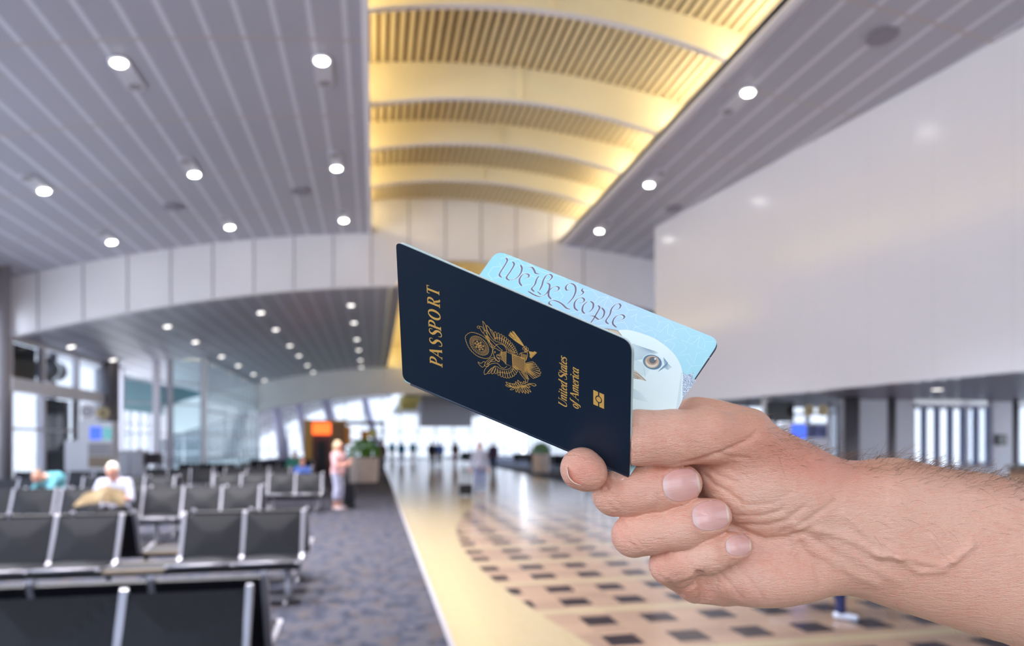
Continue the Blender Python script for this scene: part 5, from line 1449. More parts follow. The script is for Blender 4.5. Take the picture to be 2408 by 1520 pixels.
d.build('white_script_outline', M['inkw'], pp)
d = Decal(leaf, .05)
for st in STR: script(d, st, 31, 6)
d.build('we_the_people_script', M['ink'], pp)
# bird head
d = Decal(leaf, .03)
head = smooth_line([(330, 212), (450, 212), (600, 248), (800, 322), (950, 420), (1080, 540), (1160, 670), (1192, 770), (1205, 870), (1200, 1000), (1192, 1180), (1100, 1365)], 6)
d.poly([z5(*p) for p in head] + [z5(700, 1700), z5(300, 2140), (1300, 1000), z5(100, 600), z5(250, 300)])
def bird_mat():
    m, t, b = new_mat('engraved_bird_print'); n = NB(t)
    nz = n.noise(60, 4)
    t.links.new(n.mix(nz, srgb(228, 240, 232), srgb(240, 246, 238)), b.inputs['Base Color']); b.inputs['Roughness'].default_value = .55
    return m
d.build('printed_bird_head', bird_mat(), pp)
d = Decal(leaf, .045)
for i in range(34):     # brow hatch
    f_ = i / 33; y0 = 420 + 4 * i
    d.rib([z5(505, y0 - 20 + 6 * i * .5), z5(600 + 190 * (1 - abs(f_ - .45)), 470 + 4.2 * i), z5(700 + 170 * (1 - abs(f_ - .3) * 1.2), 500 + 3.0 * i)], [.34, .36, .12])
for i in range(26): d.rib([z5(505, 600 + 9 * i), z5(640 + i * 2, 665 + 7 * i), z5(760 - 4 * i, 760 + 5 * i)], [.26, .2, .06])
for i in range(22): a = i / 21; d.rib([z5(935 + 20 * a, 590 + 150 * a), z5(985 + 15 * a, 650 + 110 * a), z5(1000 + 60 * (1 - abs(2 * a - 1)), 690 + 75 * a)], [.55, .4, .1])
for i in range(24): d.rib([z5(860 + i * 5, 790 - i * 3), z5(900 + i * 4.2, 745 - i * 4)], [.3, .7])
for i in range(16): d.rib([z5(505, 1010 + 9 * i), z5(640 + i * 6, 1090 + 8 * i)], [.3, .06])
for i in range(30): d.rib([z5(1192 - i * 1.0, 800 + i * 17), z5(1180 - i * 2.5, 806 + i * 17.5)], .5)
d.build('blue_grey_engraving', mat('blue_grey_ink', srgb(120, 150, 168), .6), pp)
d = Decal(leaf, .047)
d.poly([z5(*p) for p in smooth_line([(505, 760), (560, 780), (640, 850), (700, 915), (640, 900), (560, 885), (505, 865)], 4, True)])
d.poly([z5(*p) for p in smooth_line([(60, 190), (200, 198), (300, 220), (360, 290), (380, 340), (300, 320), (180, 260), (90, 225)], 4, True)])
d.build('printed_beak', mat('tan_ink', srgb(212, 188, 160), .6), pp)
d = Decal(leaf, .06)
for ln in ([(505, 790), (580, 815), (650, 870), (695, 912)], [(505, 815), (560, 838), (620, 880)], [(505, 862), (560, 880), (600, 885)], [(505, 838), (545, 850), (590, 876)], [(70, 194), (200, 200), (310, 225), (365, 295)], [(180, 205), (200, 240)]): d.rib([z5(*p) for p in ln], .9)
d.build('dark_beak_lines', mat('dark_ink', srgb(70, 66, 70), .6), pp)
def ell5(cx, cy, rx, ry, rot, n=36): return [z5(cx + rx * math.cos(t) * math.cos(rot) - ry * math.sin(t) * math.sin(rot), cy + rx * math.cos(t) * math.sin(rot) + ry * math.sin(t) * math.cos(rot)) for t in np.linspace(0, 2 * PI, n + 1)[:-1]]
for nm, (cx, cy, rx, ry, rt), off, cc in (('printed_eye_rim', (792, 655, 150, 112, .25), .065, (222, 234, 232)), ('printed_eyeball', (784, 656, 132, 100, .3), .07, (92, 122, 140)), ('printed_iris', (780, 652, 98, 84, .1), .075, (206, 172, 138)),
                                          ('printed_inner_iris', (776, 662, 78, 62, .1), .08, (226, 206, 184)), ('printed_iris_shade', (780, 640, 74, 56, .1), .085, (186, 150, 120)), ('printed_pupil', (788, 630, 48, 46, 0), .09, (98, 100, 104)), ('printed_eye_glint', (822, 612, 13, 13, 0), .095, (226, 230, 230))):
    d = Decal(leaf, off); d.poly(ell5(cx, cy, rx, ry, rt)); d.build(nm, mat(nm, srgb(*cc), .5), pp)
d = Decal(leaf, .03)
d.poly([z5(*p) for p in [(1208, 800), (1262, 832), (1345, 800), (1342, 872), (1385, 905), (1330, 985), (1255, 1085), (1195, 1170), (1200, 1000), (1206, 880)]])
def half_mat():
    m, t, b = new_mat('grey_halftone_print'); n = NB(t)
    t.links.new(n.mix(n.m('GREATER_THAN', n.noise(2600, 0), .5), srgb(150, 156, 178), srgb(214, 226, 228)), b.inputs['Base Color']); b.inputs['Roughness'].default_value = .6; return m
d.build('grey_halftone_patch', half_mat(), pp)
# ---------------------------------------------------------------- the hand
h = 0.88
def interp(x, xs, ys): return np.interp(x, xs, ys)
top = [(1600, 958), (1628, 941), (1660, 941), (1700, 947), (1740, 961), (1774, 977), (1806, 989), (1852, 1021), (1898, 1045), (1944, 1071), (1981, 1085), (2027, 1087), (2082, 1079), (2128, 1078), (2174, 1087), (2266, 1106), (2358, 1116), (2408, 1131), (2600, 1185), (2850, 1255), (3200, 1360), (3560, 1480), (3600, 1520)]
bot = [(3600, 1880), (3560, 1920), (3200, 1840), (2850, 1712), (2600, 1616), (2408, 1533), (2358, 1517), (2266, 1489), (2174, 1459), (2082, 1429), (2040, 1414), (1990, 1405), (1900, 1413), (1800, 1421), (1720, 1421), (1660, 1416), (1620, 1396), (1600, 1340), (1590, 1250), (1580, 1150), (1575, 1050), (1585, 985)]
DREF = 338.0
outl = smooth_line(top + bot, 4, True)
pl2 = np.stack([(outl[:, 0] - 1204) / F * DREF, (HY - outl[:, 1]) / F * DREF], 1)
lo = np.array([C(1300, 0, 320)[0], C(0, 1950, 345)[1], 285.0]); hi = np.array([C(3640, 0, 338)[0], C(0, 915, 345)[1], 385.0])
P, nn = grid(lo, hi, h)
X2, Y2 = P[0][:, :, 0], P[1][:, :, 0]
X2, Y2 = np.broadcast_arrays(X2, Y2)
dist = np.full(X2.shape, 1e9, np.float32); ins = np.zeros(X2.shape, bool)
for i in range(len(pl2)):
    a = pl2[i]; b = pl2[(i + 1) % len(pl2)]; ab = b - a
    t = np.clip(((X2 - a[0]) * ab[0] + (Y2 - a[1]) * ab[1]) / (ab @ ab + 1e-9), 0, 1)
    dist = np.minimum(dist, (X2 - a[0] - t * ab[0]) ** 2 + (Y2 - a[1] - t * ab[1]) ** 2)
    cr = ((a[1] > Y2) != (b[1] > Y2)) & (X2 < (b[0] - a[0]) * (Y2 - a[1]) / (b[1] - a[1] + 1e-12) + a[0]); ins ^= cr
f2 = (np.sqrt(dist) * np.where(ins, -1, 1))[:, :, None].astype(np.float32)
pxx = X2[:, :, None] / DREF * F + 1204
XK = [1560, 1650, 1760, 1950, 2050, 2200, 2408, 2800]
Rr = interp(pxx, XK, [20, 24, 30, 33, 34, 38, 44, 46]).astype(np.float32)
Tt = interp(pxx, XK, [12, 14, 17, 22, 24, 26, 31, 36]).astype(np.float32)
Zc = interp(pxx, XK, [350, 348, 345, 343, 343, 345, 348, 350]).astype(np.float32)
body = (np.sqrt(np.maximum(Rr + f2, 0) ** 2 + ((P[2] - Zc) * Rr / Tt) ** 2) - Rr) * np.minimum(Tt / Rr, 1)
del dist, ins
def cone(a, b, ra, rb, sz=1.0): return sd_cone(P, C(*a), C(*b), ra, rb, (1, 1, sz))
def chain(pts, k=4.0):
    r = None
    for (a, ra, sa), (b, rb, sb) in zip(pts[:-1], pts[1:]):
        c = cone(a, b, ra, rb, (sa + sb) / 2); r = c if r is None else smin(r, c, k)
    return r
# thenar and hypothenar mounds
ax1 = np.array([.93, -.36, .08]); ax1 /= np.linalg.norm(ax1); ax2 = np.array([.36, .93, 0]); ax2 /= np.linalg.norm(ax2); ax3 = np.cross(ax1, ax2)
then = sd_ell(P, C(1800, 1140, 333), (37, 25.5, 19), (ax1, ax2, ax3))
hyp = sd_ell(P, C(1800, 1350, 338), (36, 17, 17))
hand = smin(body, then, 7); hand = smin(hand, hyp, 6)
heel = cone((1900, 1180, 334), (2040, 1200, 336), 17, 14, .8)
hand = smin(hand, heel, 14)
# back-of-hand index knuckle (seen above the thumb)
hand = smin(hand, chain([((1640, 985, 350), 10, 1), ((1760, 1010, 350), 11, 1)]), 6)
thumb = chain([((1930, 1145, 338), 15, 1), ((1750, 1038, 324), 14.0, .95), ((1655, 1026, 314), 12.0, .9), ((1580, 1031, 309), 12.0, .82), ((1500, 1030, 305), 11.2, .68), ((1452, 1034, 306), 9.0, .6)], 6)
def plane_side(pl, off): return ((P[0] - pl.o[0]) * pl.n[0] + (P[1] - pl.o[1]) * pl.n[1] + (P[2] - pl.o[2]) * pl.n[2]) - off   # >0 on the viewer's side
pxq = P[0] / P[2] * F + 1204
over_cover = (pxq < 1483).astype(np.float32)
thumb = np.where(pxq < 1484, smax(thumb, plane_side(cov, -2.0), .6), thumb)
leafr = 1481 + (1119 - (HY - P[1] / P[2] * F)) * .67
thumb = np.where(pxq < leafr, smax(thumb, -plane_side(leaf, .15), .6), thumb)
hand = np.where(pxq < leafr + 4, smax(hand, plane_side(leaf, -2.1), .6), hand)
hand = smin(hand, thumb, 5.5)
# fingers: proximal parts behind, then the curled visible parts
mid_b = chain([((1650, 1110, 352), 12, 1), ((1520, 1140, 350), 11.5, 1), ((1446, 1163, 330), 11.2, 1)])
rin_b = chain([((1680, 1220, 352), 12, 1), ((1560, 1250, 350), 11.5, 1), ((1490, 1260, 330), 10.4, 1)])
lit_b = chain([((1700, 1370, 346), 12.5, 1), ((1640, 1362, 344), 12, 1), ((1580, 1335, 332), 10.2, 1)])
idx_b = chain([((1660, 1000, 350), 12, 1), ((1540, 1000, 356), 11, 1), ((1430, 1030, 354), 10.5, 1), ((1378, 1085, 342), 9.4, 1)])
idx_t = chain([((1378, 1088, 342), 9.2, 1), ((1374, 1106, 325), 9.3, 1), ((1368, 1103, 311), 9.3, 1), ((1385, 1113, 310), 8.7, 1)])
idx_b = np.where((pxq < leafr) & (P[1] > C(0, 1075, 325)[1]), smax(idx_b, plane_side(leaf, -2.1), .6), idx_b)
idx_b = smin(idx_b, idx_t, 2)
for q in (mid_b, rin_b): hand = smin(hand, q, 2.0)
hand = smin(hand, lit_b, 2.2)
hand = smin(hand, idx_b, 2.0)
mid_f = chain([((1446, 1162, 324), 11.4, 1), ((1490, 1158, 319), 11.2, 1), ((1545, 1150, 317), 11.2, .95), ((1585, 1141, 317), 9.9, .95), ((1606, 1138, 318), 9.2, .9)], 3)
rin_f = chain([((1490, 1260, 324), 11.0, 1), ((1530, 1252, 319), 10.4, 1), ((1600, 1241, 316), 10.6, .95), ((1650, 1222, 316), 9.5, .95), ((1676, 1216, 318), 9.0, .9)], 3)
lit_f = chain([((1572, 1330, 326), 9.8, 1), ((1610, 1318, 320), 8.8, 1), ((1665, 1307, 317), 8.9, .95), ((1712, 1291, 318), 7.6, .95), ((1735, 1286, 320), 6.8, .9)], 3)
fing = mid_f
fing = smin(fing, rin_f, .7); fing = smin(fing, lit_f, .7)
hand = smin(hand, fing, 1.1)
# folds: shallow grooves cut along lines of the palm
Vh, Qh = surface_nets(np.ascontiguousarray(hand.astype(np.float32)), lo, h)
del hand, body, thumb, then, hyp, mid_b, rin_b, lit_b, idx_b, mid_f, rin_f, lit_f, fing
def vnormals(V, Q):
    a = V[Q[:, 2]] - V[Q[:, 0]]; b = V[Q[:, 3]] - V[Q[:, 1]]; n = np.cross(a, b); N = np.zeros_like(V)
    for i in range(4): np.add.at(N, Q[:, i], n)
    return N / (np.linalg.norm(N, axis=1)[:, None] + 1e-12)
def relax(V, Q, it, lam=.5):
    for _ in range(it):
        for l in (lam, -lam * 1.02):
            acc = np.zeros_like(V); cnt = np.zeros(len(V))
            for i in range(4):
                j = Q[:, (i + 1) % 4]; np.add.at(acc, Q[:, i], V[j]); np.add.at(cnt, Q[:, i], 1); np.add.at(acc, j, V[Q[:, i]]); np.add.at(cnt, j, 1)
            V = V + l * (acc / cnt[:, None] - V)
    return V
Vh = relax(Vh, Qh, 3)
N = vnormals(Vh, Qh)
if (N[:, 2] * 1).mean() != 0:
    # make sure normals point outward: the nearest vertices must face the camera
    near = Vh[:, 2] < np.percentile(Vh[:, 2], 2)
    if N[near, 2].mean() > 0: Qh = Qh[:, ::-1]; N = -N
px_v = 1204 + F * Vh[:, 0] / Vh[:, 2]; py_v = HY - F * Vh[:, 1] / Vh[:, 2]
def pdist(pts):
    best = np.full(len(px_v), 1e9)
    P_ = np.array(pts, float)
    for a, b in zip(P_[:-1], P_[1:]):
        ab = b - a; t = np.clip(((px_v - a[0]) * ab[0] + (py_v - a[1]) * ab[1]) / (ab @ ab + 1e-9), 0, 1)
        best = np.minimum(best, np.hypot(px_v - a[0] - t * ab[0], py_v - a[1] - t * ab[1]))
    return best
front = np.clip(-N[:, 2] * 1.6, 0, 1)
disp = np.zeros(len(Vh))
REL = [
    (-1.1, 7, [(1640, 1348), (1652, 1375), (1650, 1402), (1642, 1420)]), (-.6, 5, [(1600, 1398), (1625, 1380), (1645, 1352)]), (.6, 10, [(1590, 1372), (1615, 1362), (1630, 1350)]), (.45, 12, [(1528, 1128), (1538, 1150), (1532, 1180)]), (.4, 12, [(1650, 1290), (1655, 1310), (1650, 1330)]),  # (amplitude mm, width px, line)
    (-.45, 4, [(1496, 985), (1500, 1030), (1496, 1078)]), (-.25, 4, [(1510, 990), (1514, 1040), (1508, 1080)]),
    (-.8, 6, [(1600, 1094), (1650, 1082), (1700, 1064), (1752, 1040), (1775, 1020)]), (-.4, 5, [(1690, 1070), (1720, 1075), (1760, 1080)]),
    (-.6, 5, [(1652, 1112), (1680, 1142), (1715, 1160), (1740, 1180)]), (-.5, 5, [(1660, 1100), (1700, 1125), (1735, 1135)]),
    (-1.2, 9, [(1722, 1240), (1760, 1258), (1800, 1272), (1850, 1268), (1905, 1246)]), (-.6, 6, [(1745, 1236), (1800, 1238), (1850, 1225), (1890, 1195)]), (-.5, 5, [(1730, 1215), (1790, 1216), (1840, 1200)]),
    (-.5, 6, [(1835, 1255), (1900, 1225), (1960, 1180)]), (-.4, 6, [(1760, 1190), (1820, 1185), (1860, 1160)]),
    (-.6, 8, [(1880, 1280), (1920, 1330), (1930, 1380)]), (-.4, 7, [(1900, 1260), (1960, 1300), (1985, 1350)]),
    (1.0, 11, [(1868, 1240), (1950, 1252), (2020, 1278), (2072, 1308)]), (1.0, 11, [(1985, 1208), (2030, 1250), (2070, 1288), (2110, 1312)]),
    (1.1, 9, [(2060, 1302), (2120, 1308), (2175, 1322), (2215, 1330), (2250, 1312), (2285, 1282)]), (.9, 8, [(2190, 1262), (2215, 1292), (2240, 1320)]), (.9, 8, [(2112, 1312), (2160, 1345), (2220, 1342)]),
    (.8, 13, [(1910, 1290), (1960, 1318), (2010, 1350), (2060, 1372)]), (.5, 12, [(1960, 1280), (2040, 1330), (2110, 1365)]), (.45, 16, [(2000, 1170), (2100, 1180), (2250, 1200)]),
    (-.9, 6, [(1652, 1350), (1662, 1380), (1656, 1416)]), (-.4, 5, [(1690, 1345), (1715, 1372), (1745, 1408)]), (-.35, 5, [(1730, 1335), (1770, 1375), (1800, 1415)]), (-.35, 6, [(1780, 1300), (1830, 1330), (1860, 1370)]),
    (-.4, 4, [(1560, 1375), (1600, 1372), (1640, 1352)]), (-.4, 4, [(1575, 1388), (1612, 1386), (1650, 1370)]), (-.35, 4, [(1545, 1345), (1565, 1370), (1600, 1400)]),
    (-.3, 4, [(1410, 1150), (1425, 1185), (1460, 1210)]), (-.25, 3, [(1420, 1135), (1440, 1170), (1470, 1200)]), (-.3, 4, [(1455, 1230), (1468, 1265), (1500, 1295)]), (-.25, 3, [(1470, 1225), (1488, 1262), (1515, 1290)]),
    (-.45, 7, [(1820, 1010), (1860, 1045), (1900, 1085)]), (.5, 22, [(1700, 985), (1780, 1010), (1860, 1060)]),
    (-.25, 5, [(1545, 1112), (1552, 1150), (1548, 1195)]), (-.2, 5, [(1560, 1215), (1572, 1245), (1566, 1280)]),
]
for amp, w_, ln in REL:
    disp += 1.35 * amp * np.exp(-(pdist(ln) / w_) ** 2) * front
# fine random wrinkles on thumb web, palm and thenar
rnd = random.Random(11)
def wrinkles(n, cx, cy, sx, sy, ang, L, amp=-.16, w_=2.6, spread=.35):
    global disp
    for _ in range(n):
        x = cx + rnd.gauss(0, sx); y = cy + rnd.gauss(0, sy); a = ang + rnd.gauss(0, spread); l = L * rnd.uniform(.5, 1.3); c = rnd.uniform(-.25, .25)
        pts = [(x - l * math.cos(a), y - l * math.sin(a)), (x + c * l * .3, y + c * l * .3), (x + l * math.cos(a + c), y + l * math.sin(a + c))]
        disp += amp * rnd.uniform(.6, 1.4) * np.exp(-(pdist(pts) / w_) ** 2) * front
wrinkles(26, 1850, 1215, 60, 30, -.25, 34)
wrinkles(18, 1740, 1180, 40, 40, .5, 26)
wrinkles(16, 1760, 1360, 60, 30, 1.0, 30)
wrinkles(20, 1640, 1035, 60, 30, .15, 30)
wrinkles(14, 1590, 1380, 30, 14, .6, 18, -.2)
wrinkles(14, 1920, 1300, 40, 40, .9, 30)
wrinkles(10, 1420, 1170, 12, 25, 1.2, 18, -.2)
wrinkles(8, 1545, 1150, 20, 22, 1.4, 20, -.12)
wrinkles(8, 1590, 1240, 20, 20, 1.4, 20, -.12)
wrinkles(16, 1800, 1060, 50, 25, .5, 30, -.12)
NAILS = [(1603, 1141, 44, 39, -9), (1672, 1213, 44, 36, -9), (1737, 1283, 30, 25, -6)]   # centre, half length, half width, angle
def nail_r(nl, x, y, e=2.7):
    cx, cy, a, b, an = nl; an = math.radians(an); u = (x - cx) * math.cos(an) + (y - cy) * math.sin(an); v = -(x - cx) * math.sin(an) + (y - cy) * math.cos(an)
    b = b * (1 - .10 * (u < 0) * (u / a) ** 2); return (np.abs(u / a) ** e + np.abs(v / b) ** e) ** (1 / e), u / a
for nl in NAILS:
    r_, u_ = nail_r(nl, px_v, py_v); w0 = np.where(u_ > .55, .35, 1.0)
    disp += front * (.42 * w0 * np.exp(-((r_ - 1.15) / .13) ** 2) - .30 * (r_ < .99) * np.clip((1 - r_) * 6, 0, 1))
Vh = Vh + N * disp[:, None]
HORG = toW(C(2000, 1250, 340))[0]
hob = np_mesh('person', toW(Vh) - HORG, Qh, None); hob.location = HORG
# tone attribute: where the skin is redder or paler
red = np.zeros(len(Vh)); pale = np.zeros(len(Vh))
def blob(arr, x, y, sx, sy, a): arr += a * np.exp(-((px_v - x) / sx) ** 2 - ((py_v - y) / sy) ** 2)
for x, y, sx, sy, a in ((1370, 1105, 60, 50, .8), (1560, 1135, 60, 40, .45), (1480, 1170, 80, 40, .25), (1440, 1260, 60, 40, .6), (1640, 1225, 60, 30, .5), (1570, 1330, 50, 40, .5), (1730, 1290, 50, 30, .4),
                        (1900, 1090, 130, 50, .75), (1750, 1020, 120, 50, .45), (1850, 1050, 100, 40, .5), (1540, 1040, 70, 50, .3), (1650, 1090, 30, 15, .5), (1700, 1400, 120, 30, .35), (1850, 1330, 80, 40, .3), (2000, 1120, 90, 40, .35), (2250, 1380, 200, 60, .12), (1600, 1395, 60, 20, .4)): blob(red, x, y, sx, sy, a)
for x, y, sx, sy, a in ((1530, 1155, 40, 25, .4), (1650, 1300, 30, 20, .6), (1600, 1245, 40, 22, .3), (1800, 1180, 90, 50, .45), (1960, 1240, 110, 40, .35), (1760, 1370, 60, 30, .3), (2060, 1300, 80, 40, .35), (2150, 1200, 180, 70, .15)): blob(pale, x, y, sx, sy, a)
hairy = np.clip((1110 - py_v + np.clip(px_v - 1950, 0, 900) * .17) / 60, 0, 1) * np.clip((px_v - 1640) / 260, 0, 1)
att = hob.data.color_attributes.new('tone', 'FLOAT_COLOR', 'POINT')
buf = np.zeros((len(Vh), 4), np.float32); buf[:, 0] = np.clip(red, 0, 1); buf[:, 1] = np.clip(pale, 0, 1); buf[:, 2] = hairy; buf[:, 3] = 1
att.data.foreach_set('color', buf.ravel())
def skin_mat():
    m, t, b = new_mat('skin_hand'); n = NB(t)
    at = t.nodes.new('ShaderNodeAttribute'); at.attribute_name = 'tone'
    sp_ = t.nodes.new('ShaderNodeSeparateColor'); t.links.new(at.outputs['Color'], sp_.inputs[0])
    tcn = t.nodes.new('ShaderNodeTexCoord'); V_ = tcn.outputs['Object']
    big = n.noise(38, 3, V_); midn = n.noise(260, 4, V_, .65); fine = n.noise(1400, 2, V_)
    c = n.mix(big, srgb(220, 162, 136), srgb(236, 184, 156))
    c = n.mix(n.m('MULTIPLY', n.m('GREATER_THAN', midn, .56), .22), c, srgb(228, 142, 118))
    c = n.mix(n.m('MULTIPLY', sp_.outputs[0], .62), c, srgb(214, 122, 100))
    c = n.mix(n.m('MULTIPLY', sp_.outputs[1], .45), c, srgb(232, 198, 172))
    c = n.mix(n.m('MULTIPLY', sp_.outputs[2], .45), c, srgb(178, 124, 92))
    t.links.new(c, b.inputs['Base Color'])
    b.inputs['Roughness'].default_value = .36; b.inputs['Specular IOR Level'].default_value = .6
    b.inputs['Subsurface Weight'].default_value = .22; b.inputs['Subsurface Radius'].default_value = (1.0, .35, .18); b.inputs['Subsurface Scale'].default_value = .0035
    mp = t.nodes.new('ShaderNodeMapping'); mp.inputs['Scale'].default_value = (.45, .45, 1.9); mp.inputs['Rotation'].default_value = (0, .4, 0); t.links.new(V_, mp.inputs[0])
    vo = t.nodes.new('ShaderNodeTexVoronoi'); vo.feature = 'DISTANCE_TO_EDGE'; vo.inputs['Scale'].default_value = 900; t.links.new(mp.outputs[0], vo.inputs['Vector'])
    crease = n.m('MINIMUM', vo.outputs['Distance'], .25)
    str_ = n.noise(420, 3, mp.outputs[0], .6)
    hgt = n.m('ADD', n.m('MULTIPLY', crease, .75), n.m('ADD', n.m('MULTIPLY', str_, 1.0), n.m('MULTIPLY', fine, .25)))
    bp = t.nodes.new('ShaderNodeBump'); bp.inputs['Strength'].default_value = .8; bp.inputs['Distance'].default_value = .0007
    t.links.new(hgt, bp.inputs['Height']); t.links.new(bp.outputs[0], b.inputs['Normal'])
    return m
hob.data.materials.append(skin_mat())
tag(hob, 'bare hand and hairy forearm reaching in from the right, holding the open passport', 'person')
# nails
def nail_mat():
    m, t, b = new_mat('fingernail'); n = NB(t)
    uvn = t.nodes.new('ShaderNodeUVMap'); sep = t.nodes.new('ShaderNodeSeparateXYZ'); t.links.new(uvn.outputs[0], sep.inputs[0])
    mp = t.nodes.new('ShaderNodeMapping'); mp.inputs['Scale'].default_value = (1.2, 26, 1); t.links.new(uvn.outputs[0], mp.inputs[0])
    st = n.noise(1.0, 2, mp.outputs[0])
    c = n.mix(st, srgb(216, 156, 144), srgb(232, 182, 168))
    lun = n.m('SUBTRACT', 1.0, n.m('MULTIPLY', sep.outputs[0], 5.0)); lun = n.m('MULTIPLY', n.m('MAXIMUM', lun, 0.0), .6)
    c = n.mix(lun, c, srgb(226, 202, 194))
    free = n.m('MULTIPLY', n.m('GREATER_THAN', sep.outputs[0], .925), .55)
    c = n.mix(free, c, srgb(236, 216, 190))
    t.links.new(c, b.inputs['Base Color']); b.inputs['Roughness'].default_value = .24; b.inputs['Specular IOR Level'].default_value = .55
    b.inputs['Subsurface Weight'].default_value = .15; b.inputs['Subsurface Scale'].default_value = .002
    bp = t.nodes.new('ShaderNodeBump'); bp.inputs['Strength'].default_value = .25; bp.inputs['Distance'].default_value = .0003
    t.links.new(st, bp.inputs['Height']); t.links.new(bp.outputs[0], b.inputs['Normal'])
    return m
nm_ = nail_mat()
from mathutils.bvhtree import BVHTree
bvh = BVHTree.FromPolygons([Vector(v) for v in Vh], [tuple(int(k) for k in q) for q in Qh])
def nail_on(nl):
    cx, cy, a, b, an = nl; an = math.radians(an); nr, na = 14, 56; vs = []; uv = []
    def at(r, t):
        c_, s__ = math.cos(t), math.sin(t); u = math.copysign(abs(c_) ** (2 / 2.7), c_) * r; v = math.copysign(abs(s__) ** (2 / 2.7), s__) * r
        bb = b * (1 - .10 * (u < 0) * u * u)
        return cx + a * u * math.cos(an) - bb * v * math.sin(an), cy + a * u * math.sin(an) + bb * v * math.cos(an), u, v
    for lay in (0, 1):
        for i in range(nr + 1):
            for j in range(na):
                x, y, u, v = at(max(i / nr, .001), 2 * PI * j / na)
                dr = Vector(C(x, y, 1.0)).normalized(); hit = bvh.ray_cast(Vector((0, 0, 0)), dr)[0]
                q = np.array(hit) if hit is not None else C(x, y, 318)
                q = q - np.array(dr) * ((.62 * (1 - (i / nr) ** 4) + .02 + .25 * max(0, u) ** 3) if lay == 0 else -.5)
                vs.append(q); uv.append(((u + 1) / 2, (v + 1) / 2))
    Nn = (nr + 1) * na; fs = []
    for i in range(nr):
        for j in range(na):
            k = i * na + j; k2 = i * na + (j + 1) % na; fs.append((k, k2, k2 + na, k + na)); fs.append((Nn + k, Nn + k + na, Nn + k2 + na, Nn + k2))
    for j in range(na): k = nr * na + j; k2 = nr * na + (j + 1) % na; fs.append((k, k2, Nn + k2, Nn + k))
    o = mesh_obj('fingernail', toW(vs) - HORG, fs, nm_, hob, True); l = o.data.uv_layers.new(name='UVMap')
    for lp in o.data.loops: l.data[lp.index].uv = uv[lp.vertex_index]
    bm = bmesh.new(); bm.from_mesh(o.data); bmesh.ops.remove_doubles(bm, verts=bm.verts, dist=1e-7); bmesh.ops.recalc_face_normals(bm, faces=bm.faces); bm.to_mesh(o.data); bm.free(); o.data.shade_smooth()
for nl in NAILS: nail_on(nl)
def nail(base, tip, r0, r1, nrm, half=1.0, lift=.6, thick=.45, curl=.0, depthsc=1.0):
    a = C(*base); b = C(*tip); ax = b - a; L = np.linalg.norm(ax); ax /= L
    n_ = np.array(nrm, float); n_ -= ax * (n_ @ ax); n_ /= np.linalg.norm(n_); s_ = np.cross(ax, n_)
    nu, nv = 22, 18; vs = []; uv = []
    for lay in (0, 1):
        for i in range(nu + 1):
            u = i / nu
            e = math.sqrt(max(0, 1 - ((.32 - u) / .32) ** 2)) if u < .32 else (1 if u < .8 else math.sqrt(max(0, 1 - ((u - .8) / .235) ** 2)))
            e = .25 + .75 * e if u < .32 else e
            for j in range(nv + 1):
                r = r0 + (r1 - r0) * u; v = (2 * j / nv - 1); ph = v * half * max(e, .02)
                q = a + ax * (u * L) + (n_ * math.cos(ph) * depthsc + s_ * math.sin(ph)) * (r * .93) + n_ * (lift + .75 * (1 - u) ** 1.5 + r * .07) - n_ * (lay * thick) - n_ * (curl * u * u)
                q = q + n_ * (-.5 * (abs(2 * u - 1) ** 6) * (u < .5))
                vs.append(q); uv.append((u, j / nv))
    Nn = (nu + 1) * (nv + 1); fs = []
    for i in range(nu):
        for j in range(nv):
            k = i * (nv + 1) + j; fs.append((k, k + 1, k + nv + 2, k + nv + 1)); fs.append((Nn + k, Nn + k + nv + 1, Nn + k + nv + 2, Nn + k + 1))
    for i in range(nu): k = i * (nv + 1); fs.append((k, k + nv + 1, Nn + k + nv + 1, Nn + k)); k += nv; fs.append((k, Nn + k, Nn + k + nv + 1, k + nv + 1))
    for j in range(nv): fs.append((j, Nn + j, Nn + j + 1, j + 1)); k = nu * (nv + 1) + j; fs.append((k, k + 1, Nn + k + 1, Nn + k))
    o = mesh_obj('fingernail', toW(vs) - HORG, fs, nm_, hob, True)
    l = o.data.uv_layers.new(name='UVMap')
    for lp in o.data.loops: l.data[lp.index].uv = uv[lp.vertex_index]
    bm = bmesh.new(); bm.from_mesh(o.data); bmesh.ops.recalc_face_normals(bm, faces=bm.faces); bm.to_mesh(o.data); bm.free()
    o.data.shade_smooth(); return o
nail((1367, 1106, 321), (1370, 1106, 300.9), 7.6, 7.2, (-.78, -.62, 0), 1.0, .1, .5)
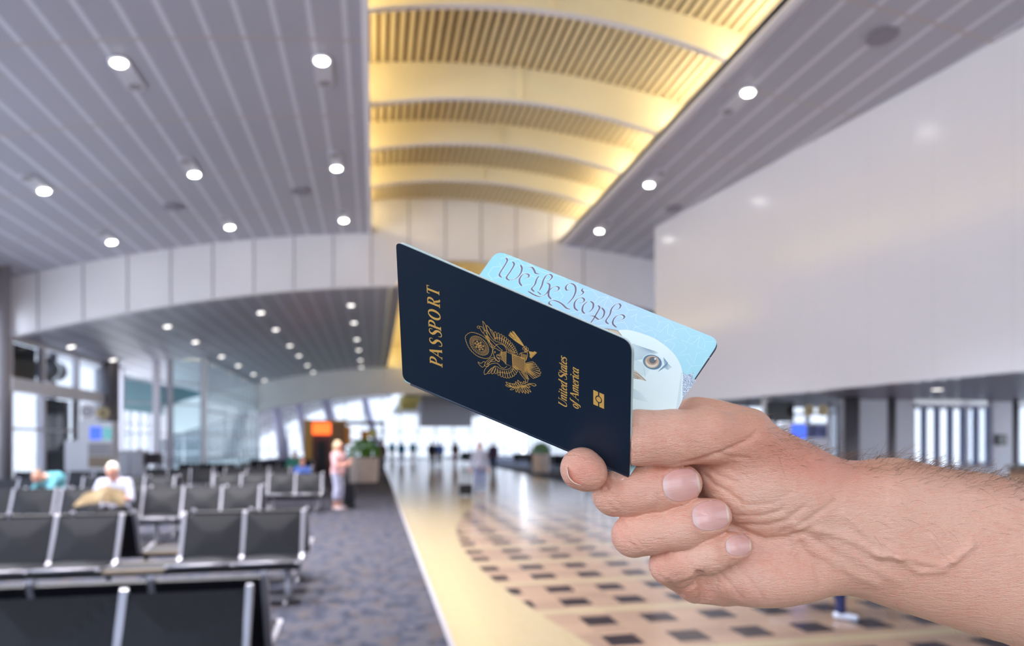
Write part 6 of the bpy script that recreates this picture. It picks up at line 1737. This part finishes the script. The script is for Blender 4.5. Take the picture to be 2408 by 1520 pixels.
# arm hair
rnd = random.Random(5); cand = np.where((px_v > 1800) & (px_v < 3300) & (N[:, 2] < .35) & (hairy > .05))[0]
hv = []; hf = []
def add_hair(i, L, up, curlx, r0=.085):
    p = Vh[i]; n_ = N[i]
    d0 = n_ * (.35 + .4 * up) + np.array([.75 + rnd.gauss(0, .35), .35 * up + rnd.gauss(0, .25), -.12 + rnd.gauss(0, .12)]); d0 /= np.linalg.norm(d0)
    bend = np.array([rnd.gauss(.15, .5), -.55 - rnd.random() * .5 + .2 * rnd.gauss(0, 1), rnd.gauss(0, .2)]) * curlx
    K = 8; base = len(hv)
    pts = [p - n_ * .2 + L * (d0 * t + bend * t * t) for t in np.linspace(0, 1, K)]
    for k_, q in enumerate(pts):
        tdir = (pts[min(k_ + 1, K - 1)] - pts[max(k_ - 1, 0)]); tdir /= np.linalg.norm(tdir) + 1e-9
        a = np.cross(tdir, [0, 0, 1.0]); a /= np.linalg.norm(a) + 1e-9; b = np.cross(tdir, a); r = r0 * (1 - .75 * k_ / (K - 1))
        for m_ in range(3): th = 2 * PI * m_ / 3; hv.append(q + (a * math.cos(th) + b * math.sin(th)) * r)
    for k_ in range(K - 1):
        for m_ in range(3): A0 = base + 3 * k_ + m_; B0 = base + 3 * k_ + (m_ + 1) % 3; hf.append((A0, B0, B0 + 3, A0 + 3))
w_ = hairy[cand] * np.where(px_v[cand] < 1960, .55, 1.0); w_ = w_ / w_.sum()
rs = np.random.RandomState(3)
for i in rs.choice(cand, 760, p=w_):
    x = px_v[i]; topness = np.clip(N[i, 1], 0, 1)
    L = (5 if x < 1930 else 11) * rnd.uniform(.5, 1.35)
    add_hair(i, L, topness, rnd.uniform(.2, .9))
cand2 = np.where((px_v > 2050) & (px_v < 2600) & (N[:, 2] < -.3) & (py_v < 1300))[0]
for i in rs.choice(cand2, 90): add_hair(i, 9 * rnd.uniform(.5, 1.3), 0, rnd.uniform(.2, .8), .055)
cand3 = np.where((px_v > 2050) & (px_v < 2420) & (N[:, 1] < -.6))[0]
for i in rs.choice(cand3, 60): add_hair(i, 6 * rnd.uniform(.5, 1.3), 0, rnd.uniform(.2, .8), .055)
ho = mesh_obj('arm_hair', toW(hv) - HORG, hf, mat('arm_hair_brown', srgb(132, 98, 70), .45, spec=.5), hob, True)
ho['kind'] = 'stuff'
# fill light from the ceiling track behind the camera: none - daylight through the window band added behind the camera does it
